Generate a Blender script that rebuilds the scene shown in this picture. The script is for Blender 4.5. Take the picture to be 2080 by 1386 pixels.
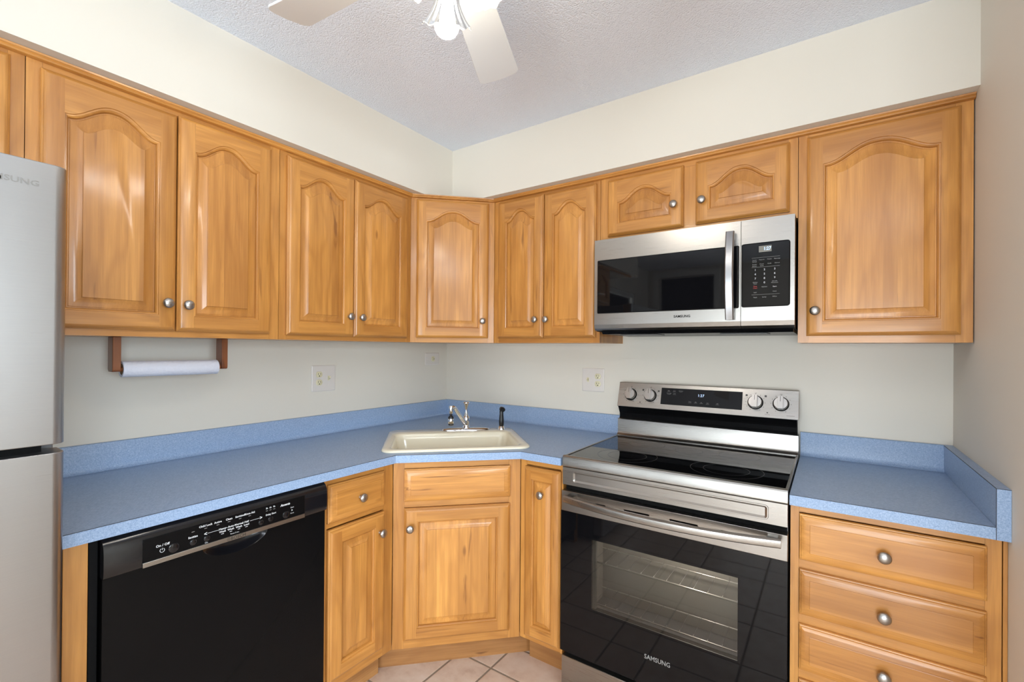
import bpy, bmesh, math, random
from math import sin, cos, pi, radians
from mathutils import Matrix, Vector

for o in list(bpy.data.objects):
    bpy.data.objects.remove(o, do_unlink=True)
SC = bpy.context.scene
COL = SC.collection
random.seed(4)

# ------------------------------------------------------------------ camera
def make_camera():
    cd = bpy.data.cameras.new('camera')
    cd.sensor_fit = 'HORIZONTAL'
    cd.sensor_width = 36.0
    cd.lens = 937.62 / 2080 * 36.0
    cd.shift_x = 5.18 / 2080
    cd.shift_y = 11.86 / 2080
    cd.clip_start = 0.02
    y, p, r = 0.605685, 0.003632, 0.0075718
    fw = Vector((-sin(y) * cos(p), cos(y) * cos(p), sin(p)))
    rt = Vector((cos(y), sin(y), 0))
    up = rt.cross(fw)
    rt2 = rt * cos(r) + up * sin(r)
    up2 = up * cos(r) - rt * sin(r)
    M = Matrix((rt2, up2, -fw)).transposed().to_4x4()
    M.translation = Vector((2.0513, -2.2457, 1.33436))
    o = bpy.data.objects.new('camera', cd)
    o.matrix_world = M
    COL.objects.link(o)
    SC.camera = o
make_camera()

# ------------------------------------------------------------------ world, daylight, exposure
W = bpy.data.worlds.new('world')
SC.world = W
W.use_nodes = True
W.node_tree.nodes['Background'].inputs[0].default_value = (0.62, 0.78, 1.0, 1)
W.node_tree.nodes['Background'].inputs[1].default_value = 1.0
SC.view_settings.view_transform = 'Standard'
SC.view_settings.look = 'None'
SC.view_settings.exposure = -0.05
SC.view_settings.gamma = 1.0
SC.view_settings.use_curve_mapping = False
SC.cycles.use_denoising = True
SC.cycles.max_bounces = 8
SC.cycles.sample_clamp_indirect = 6.0

def area_light(name, loc, rot, sx, sy, power, color):
    l = bpy.data.lights.new(name, 'AREA')
    l.shape = 'RECTANGLE'; l.size = sx; l.size_y = sy
    l.energy = power; l.color = color
    o = bpy.data.objects.new(name, l)
    o.location = loc; o.rotation_euler = rot
    COL.objects.link(o)
# area lights just outside the panes; the patio and left ones are added fill
area_light('added_fill_patio', (2.15, -4.93, 0.95), (radians(90), 0, 0), 2.2, 1.7, 145, (0.90, 0.95, 1.0))  # placed behind the camera as frontal fill on the stove wall
area_light('daylight_side', (5.33, -3.0, 1.5), (radians(90), 0, radians(90)), 1.8, 1.3, 168, (0.80, 0.90, 1.0))
area_light('added_fill_left', (-0.14, -3.75, 1.45), (radians(90), 0, radians(-90)), 1.1, 1.2, 95, (0.95, 0.97, 1.0))  # added to brighten the right stub wall
BULB = 60.0        # radiance of the fan's four light bulbs
TORCH_FILL = 165.0       # upward fill of the torchiere added behind the camera
DOME_FILL = 30.0         # radiance of the added, unseen ceiling lamp

# ------------------------------------------------------------------ materials
def lin(r, g, b):
    f = lambda c: (c / 255 / 12.92) if c / 255 <= 0.04045 else ((c / 255 + 0.055) / 1.055) ** 2.4
    return (f(r), f(g), f(b), 1)

class NT:
    def __init__(s, name):
        s.m = bpy.data.materials.new(name); s.m.use_nodes = True
        s.t = s.m.node_tree; s.n = s.t.nodes; s.l = s.t.links
        s.b = s.n['Principled BSDF']
    def node(s, typ, **kw):
        n = s.n.new(typ)
        for k, v in kw.items():
            if k.startswith('_'): setattr(n, k[1:], v)
            else: n.inputs[k.replace('__', ' ')].default_value = v
        return n
    def link(s, a, b): s.l.new(a, b)
    def math(s, op, a, b=None, c=None):
        n = s.n.new('ShaderNodeMath'); n.operation = op
        for i, v in enumerate((a, b, c)):
            if v is None: continue
            if isinstance(v, (int, float)): n.inputs[i].default_value = v
            else: s.l.new(v, n.inputs[i])
        return n.outputs[0]
    def mix(s, f, a, b, blend='MIX'):
        n = s.n.new('ShaderNodeMix'); n.data_type = 'RGBA'; n.blend_type = blend
        for i, v in ((0, f), (6, a), (7, b)):
            if isinstance(v, (int, float)): n.inputs[i].default_value = v
            elif isinstance(v, tuple): n.inputs[i].default_value = v
            else: s.l.new(v, n.inputs[i])
        return n.outputs[2]
    def set(s, **kw):
        for k, v in kw.items():
            k = k.replace('__', ' ')
            if hasattr(v, 'is_output') or isinstance(v, bpy.types.NodeSocket): s.l.new(v, s.b.inputs[k])
            else: s.b.inputs[k].default_value = v
    def bump(s, h, strength, dist=0.001):
        b = s.n.new('ShaderNodeBump'); b.inputs['Strength'].default_value = strength
        b.inputs['Distance'].default_value = dist
        s.l.new(h, b.inputs['Height']); s.l.new(b.outputs[0], s.b.inputs['Normal'])
    def ramp(s, f, stops):
        n = s.n.new('ShaderNodeValToRGB')
        while len(n.color_ramp.elements) < len(stops): n.color_ramp.elements.new(0.5)
        for e, (p, c) in zip(n.color_ramp.elements, stops):
            e.position = p; e.color = c
        s.l.new(f, n.inputs[0]); return n.outputs[0]
    def noise(s, vec, scale, detail=3.0, rough=0.55, dist=0.0):
        n = s.n.new('ShaderNodeTexNoise')
        n.inputs['Scale'].default_value = scale; n.inputs['Detail'].default_value = detail
        n.inputs['Roughness'].default_value = rough; n.inputs['Distortion'].default_value = dist
        s.l.new(vec, n.inputs['Vector']); return n.outputs[0]
    def mapping(s, vec, scale):
        n = s.n.new('ShaderNodeMapping'); n.inputs['Scale'].default_value = scale
        s.l.new(vec, n.inputs['Vector']); return n.outputs[0]

def plain(name, rgb, rough=0.5, metal=0.0, spec=0.5, coat=0.0):
    t = NT(name)
    t.set(Base__Color=rgb, Roughness=rough, Metallic=metal)
    t.b.inputs['Specular IOR Level'].default_value = spec
    t.b.inputs['Coat Weight'].default_value = coat
    return t.m

def wood(name, axis, mid=(206, 144, 70), boards=True, dark=0.0, streak=1.0):
    t = NT(name)
    tc = t.node('ShaderNodeTexCoord'); oi = t.node('ShaderNodeObjectInfo')
    r = oi.outputs['Random']
    off = t.node('ShaderNodeCombineXYZ')
    t.link(t.math('MULTIPLY', r, 37.0), off.inputs[0])
    t.link(t.math('MULTIPLY', r, 91.0), off.inputs[1])
    t.link(t.math('MULTIPLY', r, 53.0), off.inputs[2])
    va = t.node('ShaderNodeVectorMath', _operation='ADD')
    t.link(tc.outputs['Object'], va.inputs[0]); t.link(off.outputs[0], va.inputs[1])
    P = va.outputs[0]
    sep = t.node('ShaderNodeSeparateXYZ'); t.link(P, sep.inputs[0])
    idx = 'XYZ'.index(axis)
    across = sep.outputs[0] if idx == 2 else sep.outputs[2]
    def sc(long, cross):
        v = [cross, cross, cross]; v[idx] = long
        return t.mapping(P, tuple(v))
    # glued boards of differing tone
    bw = t.math('FLOOR', t.math('DIVIDE', across, 0.085))
    wn = t.node('ShaderNodeTexWhiteNoise', _noise_dimensions='1D')
    t.link(bw, wn.inputs['W'])
    board = wn.outputs['Value']
    # flowing growth rings
    low = t.noise(sc(1.3, 6.5), 1.0, 2.0, 0.5, 0.35)
    ring = t.math('SINE', t.math('MULTIPLY', low, 46.0))
    ring = t.math('MULTIPLY_ADD', ring, 0.5, 0.5)
    ring = t.math('POWER', ring, 1.6)
    broad = t.noise(sc(0.9, 13.0), 1.0, 4.0, 0.6, 0.2)
    fine = t.noise(sc(5.0, 190.0), 1.0, 4.0, 0.72)
    mid_l = lin(*mid)
    k = lambda f, g=1.0, h=1.0: tuple(min(1, c * f * q) for c, q in zip(mid_l[:3], (1, g, h))) + (1,)
    base = t.ramp(broad, [(0.28, k(0.66, .88, .74)), (0.45, k(0.96)), (0.60, k(1.12, 1.03, 1.05)), (0.76, k(1.34, 1.10, 1.25))])
    base = t.mix(t.math('MULTIPLY', ring, 0.34), base, k(0.60, .84, .66))
    flame = t.noise(sc(2.6, 62.0), 1.0, 3.0, 0.62, 0.4)
    fl = t.ramp(flame, [(0.46, (0, 0, 0, 1)), (0.62, (1, 1, 1, 1))])
    base = t.mix(t.math('MULTIPLY', fl, 0.30), base, k(0.58, .82, .62))
    kn = t.node('ShaderNodeTexVoronoi', Scale=1.0); t.link(sc(3.0, 9.0), kn.inputs['Vector'])
    knm = t.ramp(kn.outputs['Distance'], [(0.035, (1, 1, 1, 1)), (0.085, (0, 0, 0, 1))])
    base = t.mix(t.math('MULTIPLY', knm, 0.7 * streak), base, k(0.30, .70, .50))
    base = t.mix(t.math('MULTIPLY', t.math('SUBTRACT', 0.66, fine), 1.15), base, k(0.60, .85, .70))
    if boards:
        tone = t.ramp(board, [(0.0, (0.80, 0.74, 0.68, 1)), (0.45, (1, 1, 1, 1)), (1.0, (1.14, 1.15, 1.18, 1))])
        base = t.mix(0.8, base, tone, 'MULTIPLY')
    # dark mineral streaks and knots
    st = t.noise(sc(2.2, 30.0), 1.0, 3.0, 0.6, 0.5)
    stm = t.ramp(st, [(0.655, (0, 0, 0, 1)), (0.72, (1, 1, 1, 1))])
    base = t.mix(t.math('MULTIPLY', stm, 0.75 * streak), base, k(0.34, .72, .55))
    rv = t.ramp(r, [(0.0, (0.90, 0.88, 0.86, 1)), (1.0, (1.07, 1.08, 1.1, 1))])
    base = t.mix(1.0, base, rv, 'MULTIPLY')
    if dark: base = t.mix(dark, base, (0.05, 0.02, 0.008, 1))
    t.set(Base__Color=base, Roughness=0.42)
    t.b.inputs['Coat Weight'].default_value = 0.45
    t.b.inputs['Coat Roughness'].default_value = 0.15
    t.bump(fine, 0.10, 0.0006)
    return t.m

WV = wood('honey_wood_vertical', 'Z'); WH = wood('honey_wood_horizontal', 'X')
WY = wood('honey_wood_along_wall', 'Y', boards=False)
WSV = wood('honey_wood_stile', 'Z', boards=False, streak=0.6); WSH = wood('honey_wood_rail', 'X', boards=False, streak=0.6)
OAKD = wood('dark_stained_oak', 'Z', mid=(146, 84, 42), boards=False)
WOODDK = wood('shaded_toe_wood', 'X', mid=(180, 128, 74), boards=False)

def wall_paint(name, rgb):
    t = NT(name)
    tc = t.node('ShaderNodeTexCoord')
    n = t.noise(tc.outputs['Object'], 260.0, 3.0)
    t.set(Base__Color=rgb, Roughness=0.62)
    t.b.inputs['Specular IOR Level'].default_value = 0.35
    t.bump(n, 0.06, 0.0008)
    return t.m
PAINT = wall_paint('cream_wall_paint', lin(225, 219, 207))
def popcorn():
    t = NT('popcorn_ceiling')
    tc = t.node('ShaderNodeTexCoord')
    v = t.node('ShaderNodeTexVoronoi', Scale=190.0); t.link(tc.outputs['Object'], v.inputs['Vector'])
    n = t.noise(tc.outputs['Object'], 140.0, 4.0, 0.65)
    h = t.math('SUBTRACT', n, t.math('MULTIPLY', v.outputs['Distance'], 0.7))
    t.set(Base__Color=lin(236, 242, 253), Roughness=0.9)
    t.b.inputs['Specular IOR Level'].default_value = 0.15
    t.bump(h, 0.8, 0.0035)
    return t.m
POP = popcorn()

def floor_tile():
    t = NT('terracotta_floor_tile')
    tc = t.node('ShaderNodeTexCoord')
    sep = t.node('ShaderNodeSeparateXYZ'); t.link(tc.outputs['Object'], sep.inputs[0])
    def axis(s, off):
        u = t.math('ADD', s, off)
        cell = t.math('FLOOR', t.math('DIVIDE', u, 0.512))
        m = t.math('SUBTRACT', u, t.math('MULTIPLY', cell, 0.512))
        big = t.math('GREATER_THAN', m, 0.172)
        # distance to nearest joint (at 0, .172, .512)
        d = t.math('MINIMUM', t.math('MINIMUM', m, t.math('SUBTRACT', 0.512, m)), t.math('ABSOLUTE', t.math('SUBTRACT', m, 0.172)))
        return d, t.math('ADD', t.math('MULTIPLY', cell, 2.0), big)
    dx, cx = axis(sep.outputs[0], 0.512 * 20 - 0.725)
    dy, cy = axis(sep.outputs[1], 0.512 * 20 + 0.697)
    d = t.math('MINIMUM', dx, dy)
    grout = t.math('LESS_THAN', d, 0.0042)
    cv = t.node('ShaderNodeCombineXYZ'); t.link(cx, cv.inputs[0]); t.link(cy, cv.inputs[1])
    wn = t.node('ShaderNodeTexWhiteNoise', _noise_dimensions='2D'); t.link(cv.outputs[0], wn.inputs['Vector'])
    n = t.noise(tc.outputs['Object'], 14.0, 5.0, 0.6)
    n2 = t.noise(tc.outputs['Object'], 3.5, 2.0, 0.5)
    c = t.ramp(n, [(0.3, lin(212, 184, 162)), (0.5, lin(230, 208, 188)), (0.72, lin(240, 224, 208))])
    c = t.mix(t.math('MULTIPLY', wn.outputs['Value'], 0.4), c, lin(218, 188, 164))
    c = t.mix(t.math('MULTIPLY', n2, 0.25), c, lin(222, 198, 180))
    c = t.mix(grout, c, lin(150, 134, 116))
    rg = t.math('MULTIPLY_ADD', grout, 0.5, 0.38)
    t.set(Base__Color=c, Roughness=rg)
    e = t.math('MINIMUM', t.math('DIVIDE', d, 0.008), 1.0)
    t.bump(t.math('ADD', t.math('MULTIPLY', e, 1.0), t.math('MULTIPLY', n, 0.25)), 0.5, 0.003)
    return t.m
TILE = floor_tile()

def laminate():
    t = NT('blue_laminate')
    tc = t.node('ShaderNodeTexCoord')
    rot = t.node('ShaderNodeMapping'); rot.inputs['Rotation'].default_value = (0, 0, radians(38)); t.link(tc.outputs['Object'], rot.inputs['Vector'])
    a = t.noise(t.mapping(rot.outputs[0], (60, 520, 300)), 1.0, 3.0, 0.6, 0.3)
    b = t.noise(t.mapping(rot.outputs[0], (520, 60, 300)), 1.0, 3.0, 0.6, 0.3)
    c = t.noise(tc.outputs['Object'], 190.0, 3.0, 0.6)
    f = t.math('ADD', t.math('MULTIPLY', t.math('ADD', a, b), 0.35), t.math('MULTIPLY', c, 0.3))
    col = t.ramp(f, [(0.36, lin(124, 151, 190)), (0.5, lin(148, 173, 207)), (0.64, lin(174, 196, 224))])
    t.set(Base__Color=col, Roughness=0.36)
    t.b.inputs['Specular IOR Level'].default_value = 0.5
    return t.m
LAM = laminate()
LAMLINE = plain('laminate_edge_line', lin(52, 60, 78), 0.6)

def steel(name, rgb, axis, rough=0.27, streak=0.12):
    t = NT(name)
    tc = t.node('ShaderNodeTexCoord')
    v = [900.0, 900.0, 900.0]; v['XYZ'.index(axis)] = 6.0
    n = t.noise(t.mapping(tc.outputs['Object'], tuple(v)), 1.0, 2.0, 0.6)
    col = t.mix(t.math('MULTIPLY', n, streak * 2), rgb, tuple(c * 0.62 for c in rgb[:3]) + (1,))
    t.set(Base__Color=col, Metallic=1.0, Roughness=t.math('MULTIPLY_ADD', n, 0.10, rough - 0.05))
    t.b.inputs['Anisotropic'].default_value = 0.4
    t.bump(n, 0.04, 0.0003)
    return t.m
STEEL = steel('brushed_stainless', (0.39, 0.37, 0.345, 1), 'X', 0.29)
STEELV = steel('brushed_stainless_door', (0.40, 0.40, 0.41, 1), 'X', 0.30, 0.10)
NICKEL = plain('brushed_nickel', (0.44, 0.42, 0.40, 1), 0.30, 1.0)
CHROME = plain('polished_chrome', (0.78, 0.78, 0.79, 1), 0.08, 1.0)
BLKGLASS = plain('black_glass', (0.004, 0.004, 0.005, 1), 0.03, 0.0, 0.27)
BLKPL = plain('black_plastic', (0.004, 0.004, 0.0045, 1), 0.26, 0.0, 0.12)
BLKMAT = plain('black_matte', (0.005, 0.005, 0.0055, 1), 0.55, 0.0, 0.1)
BLKGLOSS = plain('black_gloss_plastic', (0.007, 0.007, 0.009, 1), 0.14, 0.0, 0.5)
DARKGAP = plain('dark_gap', (0.006, 0.006, 0.006, 1), 0.8, 0.0, 0.1)
GREYPL = plain('grey_plastic', (0.12, 0.12, 0.12, 1), 0.4)
FRSIDE = plain('grey_painted_steel', (0.16, 0.16, 0.165, 1), 0.45)
ENAMEL = plain('grey_oven_enamel', (0.33, 0.31, 0.285, 1), 0.4)
ROD = plain('bright_rack_wire', (0.75, 0.72, 0.68, 1), 0.3, 0.8)
CREAMSINK = plain('ivory_sink', lin(240, 232, 208), 0.16, 0.0, 0.5, 0.3)
IVORY = plain('ivory_device', lin(226, 218, 184), 0.35)
PLATE = plain('white_cover_plate', lin(224, 217, 210), 0.35)
WHITELET = plain('white_lettering', lin(225, 228, 232), 0.6)
GREYLET = plain('grey_lettering', lin(150, 150, 148), 0.5)
RINGGREY = plain('burner_marking', lin(74, 74, 74), 0.3)
DARKLET2 = plain('engraved_lettering', lin(128, 126, 122), 0.6)
DARKLET = plain('dark_lettering', lin(60, 58, 55), 0.5)
REDLET = plain('red_lettering', lin(190, 62, 60), 0.6)
FANWHITE = plain('cream_white_fan', lin(226, 229, 231), 0.42)
TRIMWHITE = plain('white_trim_paint', lin(232, 231, 226), 0.4)
BLKRUB = plain('black_rubber', (0.01, 0.01, 0.011, 1), 0.35)
def emit(name, rgb, s):
    t = NT(name)
    t.set(Base__Color=(0, 0, 0, 1), Emission__Color=rgb, Emission__Strength=s)
    return t.m
BULBM = emit('lit_bulb', (1.0, 0.94, 0.86, 1), BULB)
DOME_FILLM = emit('fill_diffuser', (1.0, 0.95, 0.88, 1), DOME_FILL)
DIGIT = emit('display_digits', (0.55, 0.72, 1.0, 1), 1.6)
LCD = plain('grey_display_glass', lin(128, 126, 118), 0.15)
def towel():
    t = NT('paper_towel')
    tc = t.node('ShaderNodeTexCoord')
    v = t.node('ShaderNodeTexVoronoi', Scale=120.0); t.link(tc.outputs['Object'], v.inputs['Vector'])
    t.set(Base__Color=lin(226, 228, 240), Roughness=0.95)
    t.bump(v.outputs['Distance'], 0.5, 0.002)
    return t.m
TOWEL = towel()
def glassy(name, tint, gloss_rough=0.02, ior=1.45, transl=None):
    t = NT(name)
    t.n.remove(t.b)
    out = [n for n in t.n if n.type == 'OUTPUT_MATERIAL'][0]
    tr = t.node('ShaderNodeBsdfTransparent'); tr.inputs[0].default_value = tint
    gl = t.node('ShaderNodeBsdfGlossy'); gl.inputs['Roughness'].default_value = gloss_rough
    fr = t.node('ShaderNodeFresnel'); fr.inputs[0].default_value = ior
    mx = t.node('ShaderNodeMixShader')
    t.link(fr.outputs[0], mx.inputs[0]); t.link(gl.outputs[0], mx.inputs[2])
    src = tr.outputs[0]
    if transl:
        tl = t.node('ShaderNodeBsdfTranslucent'); tl.inputs[0].default_value = transl[1]
        df = t.node('ShaderNodeBsdfDiffuse'); df.inputs[0].default_value = transl[1]
        m2 = t.node('ShaderNodeMixShader'); m2.inputs[0].default_value = 0.5
        t.link(tl.outputs[0], m2.inputs[1]); t.link(df.outputs[0], m2.inputs[2])
        m3 = t.node('ShaderNodeMixShader'); m3.inputs[0].default_value = transl[0]
        t.link(tr.outputs[0], m3.inputs[1]); t.link(m2.outputs[0], m3.inputs[2])
        src = m3.outputs[0]
    t.link(src, mx.inputs[1]); t.link(mx.outputs[0], out.inputs['Surface'])
    return t.m
PANE = glassy('window_glass', (0.95, 0.97, 0.97, 1))
OVENGLASS = glassy('tinted_oven_glass', (0.66, 0.65, 0.62, 1), 0.03, 1.5)
SHADE = glassy('frosted_cream_glass', (1.0, 0.96, 0.84, 1), 0.15, 1.4, (0.40, (0.92, 0.88, 0.72, 1)))

# ------------------------------------------------------------------ mesh builder
class MB:
    def __init__(s): s.v = []; s.f = []; s.m = []; s.mats = []; s.M = Matrix.Identity(4)
    def mi(s, m):
        if m not in s.mats: s.mats.append(m)
        return s.mats.index(m)
    def add(s, vs, fs, m):
        b = len(s.v); s.v += [s.M @ Vector(p) for p in vs]
        i = s.mi(m)
        for f in fs:
            s.f.append(tuple(b + k for k in f)); s.m.append(i)
        return s
    def box(s, x0, x1, y0, y1, z0, z1, m):
        return s.add([(x0, y0, z0), (x1, y0, z0), (x1, y1, z0), (x0, y1, z0), (x0, y0, z1), (x1, y0, z1), (x1, y1, z1), (x0, y1, z1)],
              [(0, 3, 2, 1), (4, 5, 6, 7), (0, 1, 5, 4), (1, 2, 6, 5), (2, 3, 7, 6), (3, 0, 4, 7)], m)
    def poly(s, pts, m): return s.add(pts, [tuple(range(len(pts)))], m)
    def loft(s, rings, m, closed=True, cap0=False, cap1=False):
        n = len(rings[0]); vs = [p for r in rings for p in r]; fs = []
        for i in range(len(rings) - 1):
            for j in range(n if closed else n - 1):
                k = (j + 1) % n
                fs.append((i * n + j, i * n + k, (i + 1) * n + k, (i + 1) * n + j))
        if cap0: fs.append(tuple(range(n - 1, -1, -1)))
        if cap1: fs.append(tuple((len(rings) - 1) * n + j for j in range(n)))
        return s.add(vs, fs, m)
    def prism(s, pts, z0, z1, m, cap=True):
        return s.loft([[(x, y, z0) for x, y in pts], [(x, y, z1) for x, y in pts]], m, True, cap, cap)
    def lathe(s, prof, m, n=32):           # prof of (r, z); axis +Z
        rings = [[(r * cos(2 * pi * k / n), r * sin(2 * pi * k / n), z) for k in range(n)] for r, z in prof]
        return s.loft(rings, m, True, prof[0][0] > 1e-6, prof[-1][0] > 1e-6)
    def tube(s, path, r, m, n=12, cap=True):
        path = [Vector(p) for p in path]
        rr = r if isinstance(r, (list, tuple)) else [r] * len(path)
        rings = []; prev = None
        for i, p in enumerate(path):
            d = (path[min(i + 1, len(path) - 1)] - path[max(i - 1, 0)]).normalized()
            if prev is None:
                a = Vector((0, 0, 1)) if abs(d.z) < 0.9 else Vector((1, 0, 0))
                u = d.cross(a).normalized()
            else:
                u = (prev - d * prev.dot(d)).normalized()
            prev = u; w = d.cross(u)
            rings.append([tuple(p + (u * cos(2 * pi * k / n) + w * sin(2 * pi * k / n)) * rr[i]) for k in range(n)])
        return s.loft(rings, m, True, cap, cap)
    def plate_hole(s, outer, holes, z0, z1, m, bottom=True):
        bm = bmesh.new(); edges = []
        for loop in [outer] + holes:
            vv = [bm.verts.new((x, y, 0)) for x, y in loop]
            for i in range(len(vv)): edges.append(bm.edges.new((vv[i], vv[(i + 1) % len(vv)])))
        bmesh.ops.triangle_fill(bm, edges=edges, use_beauty=True)
        bm.verts.index_update()
        vs = [v.co.copy() for v in bm.verts]; fs = [tuple(v.index for v in f.verts) for f in bm.faces]
        bm.free()
        s.add([(p.x, p.y, z1) for p in vs], fs, m)
        if bottom: s.add([(p.x, p.y, z0) for p in vs], [tuple(reversed(f)) for f in fs], m)
        for loop in [outer] + holes:
            s.loft([[(x, y, z0) for x, y in loop], [(x, y, z1) for x, y in loop]], m)
        return s
    def text(s, txt, size, m, at, xdir=(1, 0, 0), ydir=(0, 0, 1), align='CENTER', bold=0.0, sx=1.0, shear=0.0):
        cu = bpy.data.curves.new('t', 'FONT'); cu.body = txt; cu.size = size
        cu.align_x = align; cu.align_y = 'CENTER'; cu.offset = bold * size; cu.shear = shear; cu.resolution_u = 2
        o = bpy.data.objects.new('t', cu); COL.objects.link(o)
        dg = bpy.context.evaluated_depsgraph_get()
        me = bpy.data.meshes.new_from_object(o.evaluated_get(dg))
        X, Y, A = Vector(xdir), Vector(ydir), Vector(at)
        vs = [tuple(A + X * v.co.x * sx + Y * v.co.y) for v in me.vertices]
        s.add(vs, [tuple(p.vertices) for p in me.polygons], m)
        bpy.data.objects.remove(o, do_unlink=True); bpy.data.curves.remove(cu); bpy.data.meshes.remove(me)
        return s
    def build_pieces(s, name, parent):
        """printed lettering: words that stand apart become marks of their own"""
        par = list(range(len(s.v)))
        def find(a):
            while par[a] != a: par[a] = par[par[a]]; a = par[a]
            return a
        for f in s.f:
            for k in f[1:]: par[find(k)] = find(f[0])
        isl = {}
        for i in range(len(s.v)): isl.setdefault(find(i), []).append(i)
        ks = list(isl); lo, hi = {}, {}
        for k in ks:
            P = [s.v[i] for i in isl[k]]
            lo[k] = [min(p[c] for p in P) for c in range(3)]; hi[k] = [max(p[c] for p in P) for c in range(3)]
        g = {k: k for k in ks}
        def gf(a):
            while g[a] != a: a = g[a]
            return a
        for i, a in enumerate(ks):
            for b in ks[i + 1:]:
                d = math.sqrt(sum(max(0, lo[a][c] - hi[b][c], lo[b][c] - hi[a][c]) ** 2 for c in range(3)))
                big = max(max(hi[q][c] - lo[q][c] for c in range(3)) for q in (a, b))
                if d <= max(.0195, .49 * big): g[gf(a)] = gf(b)
        groups = {}
        for f, mi_ in zip(s.f, s.m): groups.setdefault(gf(find(f[0])), []).append((f, mi_))
        for fs in groups.values():
            q = MB(); ids = sorted({i for f, _ in fs for i in f}); at = {i: n for n, i in enumerate(ids)}
            q.v = [s.v[i] for i in ids]; q.mats = list(s.mats)
            q.f = [tuple(at[i] for i in f) for f, _ in fs]; q.m = [mm for _, mm in fs]
            q.build(name, parent, smooth=0)
    def mesh(s, name, smooth=35):
        me = bpy.data.meshes.new(name)
        me.from_pydata([tuple(v) for v in s.v], [], s.f)
        for m in s.mats: me.materials.append(m)
        me.polygons.foreach_set('material_index', s.m)
        bm = bmesh.new(); bm.from_mesh(me)
        bmesh.ops.remove_doubles(bm, verts=bm.verts, dist=1e-5)
        bmesh.ops.recalc_face_normals(bm, faces=bm.faces)
        bm.to_mesh(me); bm.free()
        if smooth:
            me.polygons.foreach_set('use_smooth', [True] * len(me.polygons))
            me.set_sharp_from_angle(angle=radians(smooth))
        return me
    def build(s, name, parent=None, loc=(0, 0, 0), rotz=0.0, bevel=0.0, smooth=35, seg=2):
        o = bpy.data.objects.new(name, s.mesh(name, smooth))
        o.location = loc; o.rotation_euler = (0, 0, rotz); o.parent = parent
        COL.objects.link(o)
        if bevel:
            b = o.modifiers.new('bevel', 'BEVEL'); b.width = bevel; b.segments = seg; b.limit_method = 'ANGLE'; b.angle_limit = radians(40)
            b.harden_normals = False
        return o

def thing(name, label, cat, loc=(0, 0, 0), rotz=0.0, group=None):
    o = bpy.data.objects.new(name, None); COL.objects.link(o)
    o.empty_display_size = 0.05
    o.location = loc; o.rotation_euler = (0, 0, rotz)
    o['label'] = label; o['category'] = cat
    if group: o['group'] = group
    return o
def tag(o, label, cat, group=None):
    o['label'] = label; o['category'] = cat
    if group: o['group'] = group
    return o
def struct(o):
    o['kind'] = 'structure'; return o
def rrect(x0, x1, z0, z1, r, n=6):
    pts = []
    for cx, cz, a0 in ((x1 - r, z0 + r, -90), (x1 - r, z1 - r, 0), (x0 + r, z1 - r, 90), (x0 + r, z0 + r, 180)):
        for k in range(n + 1):
            a = radians(a0 + 90 * k / n); pts.append((cx + r * cos(a), cz + r * sin(a)))
    return pts

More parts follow.
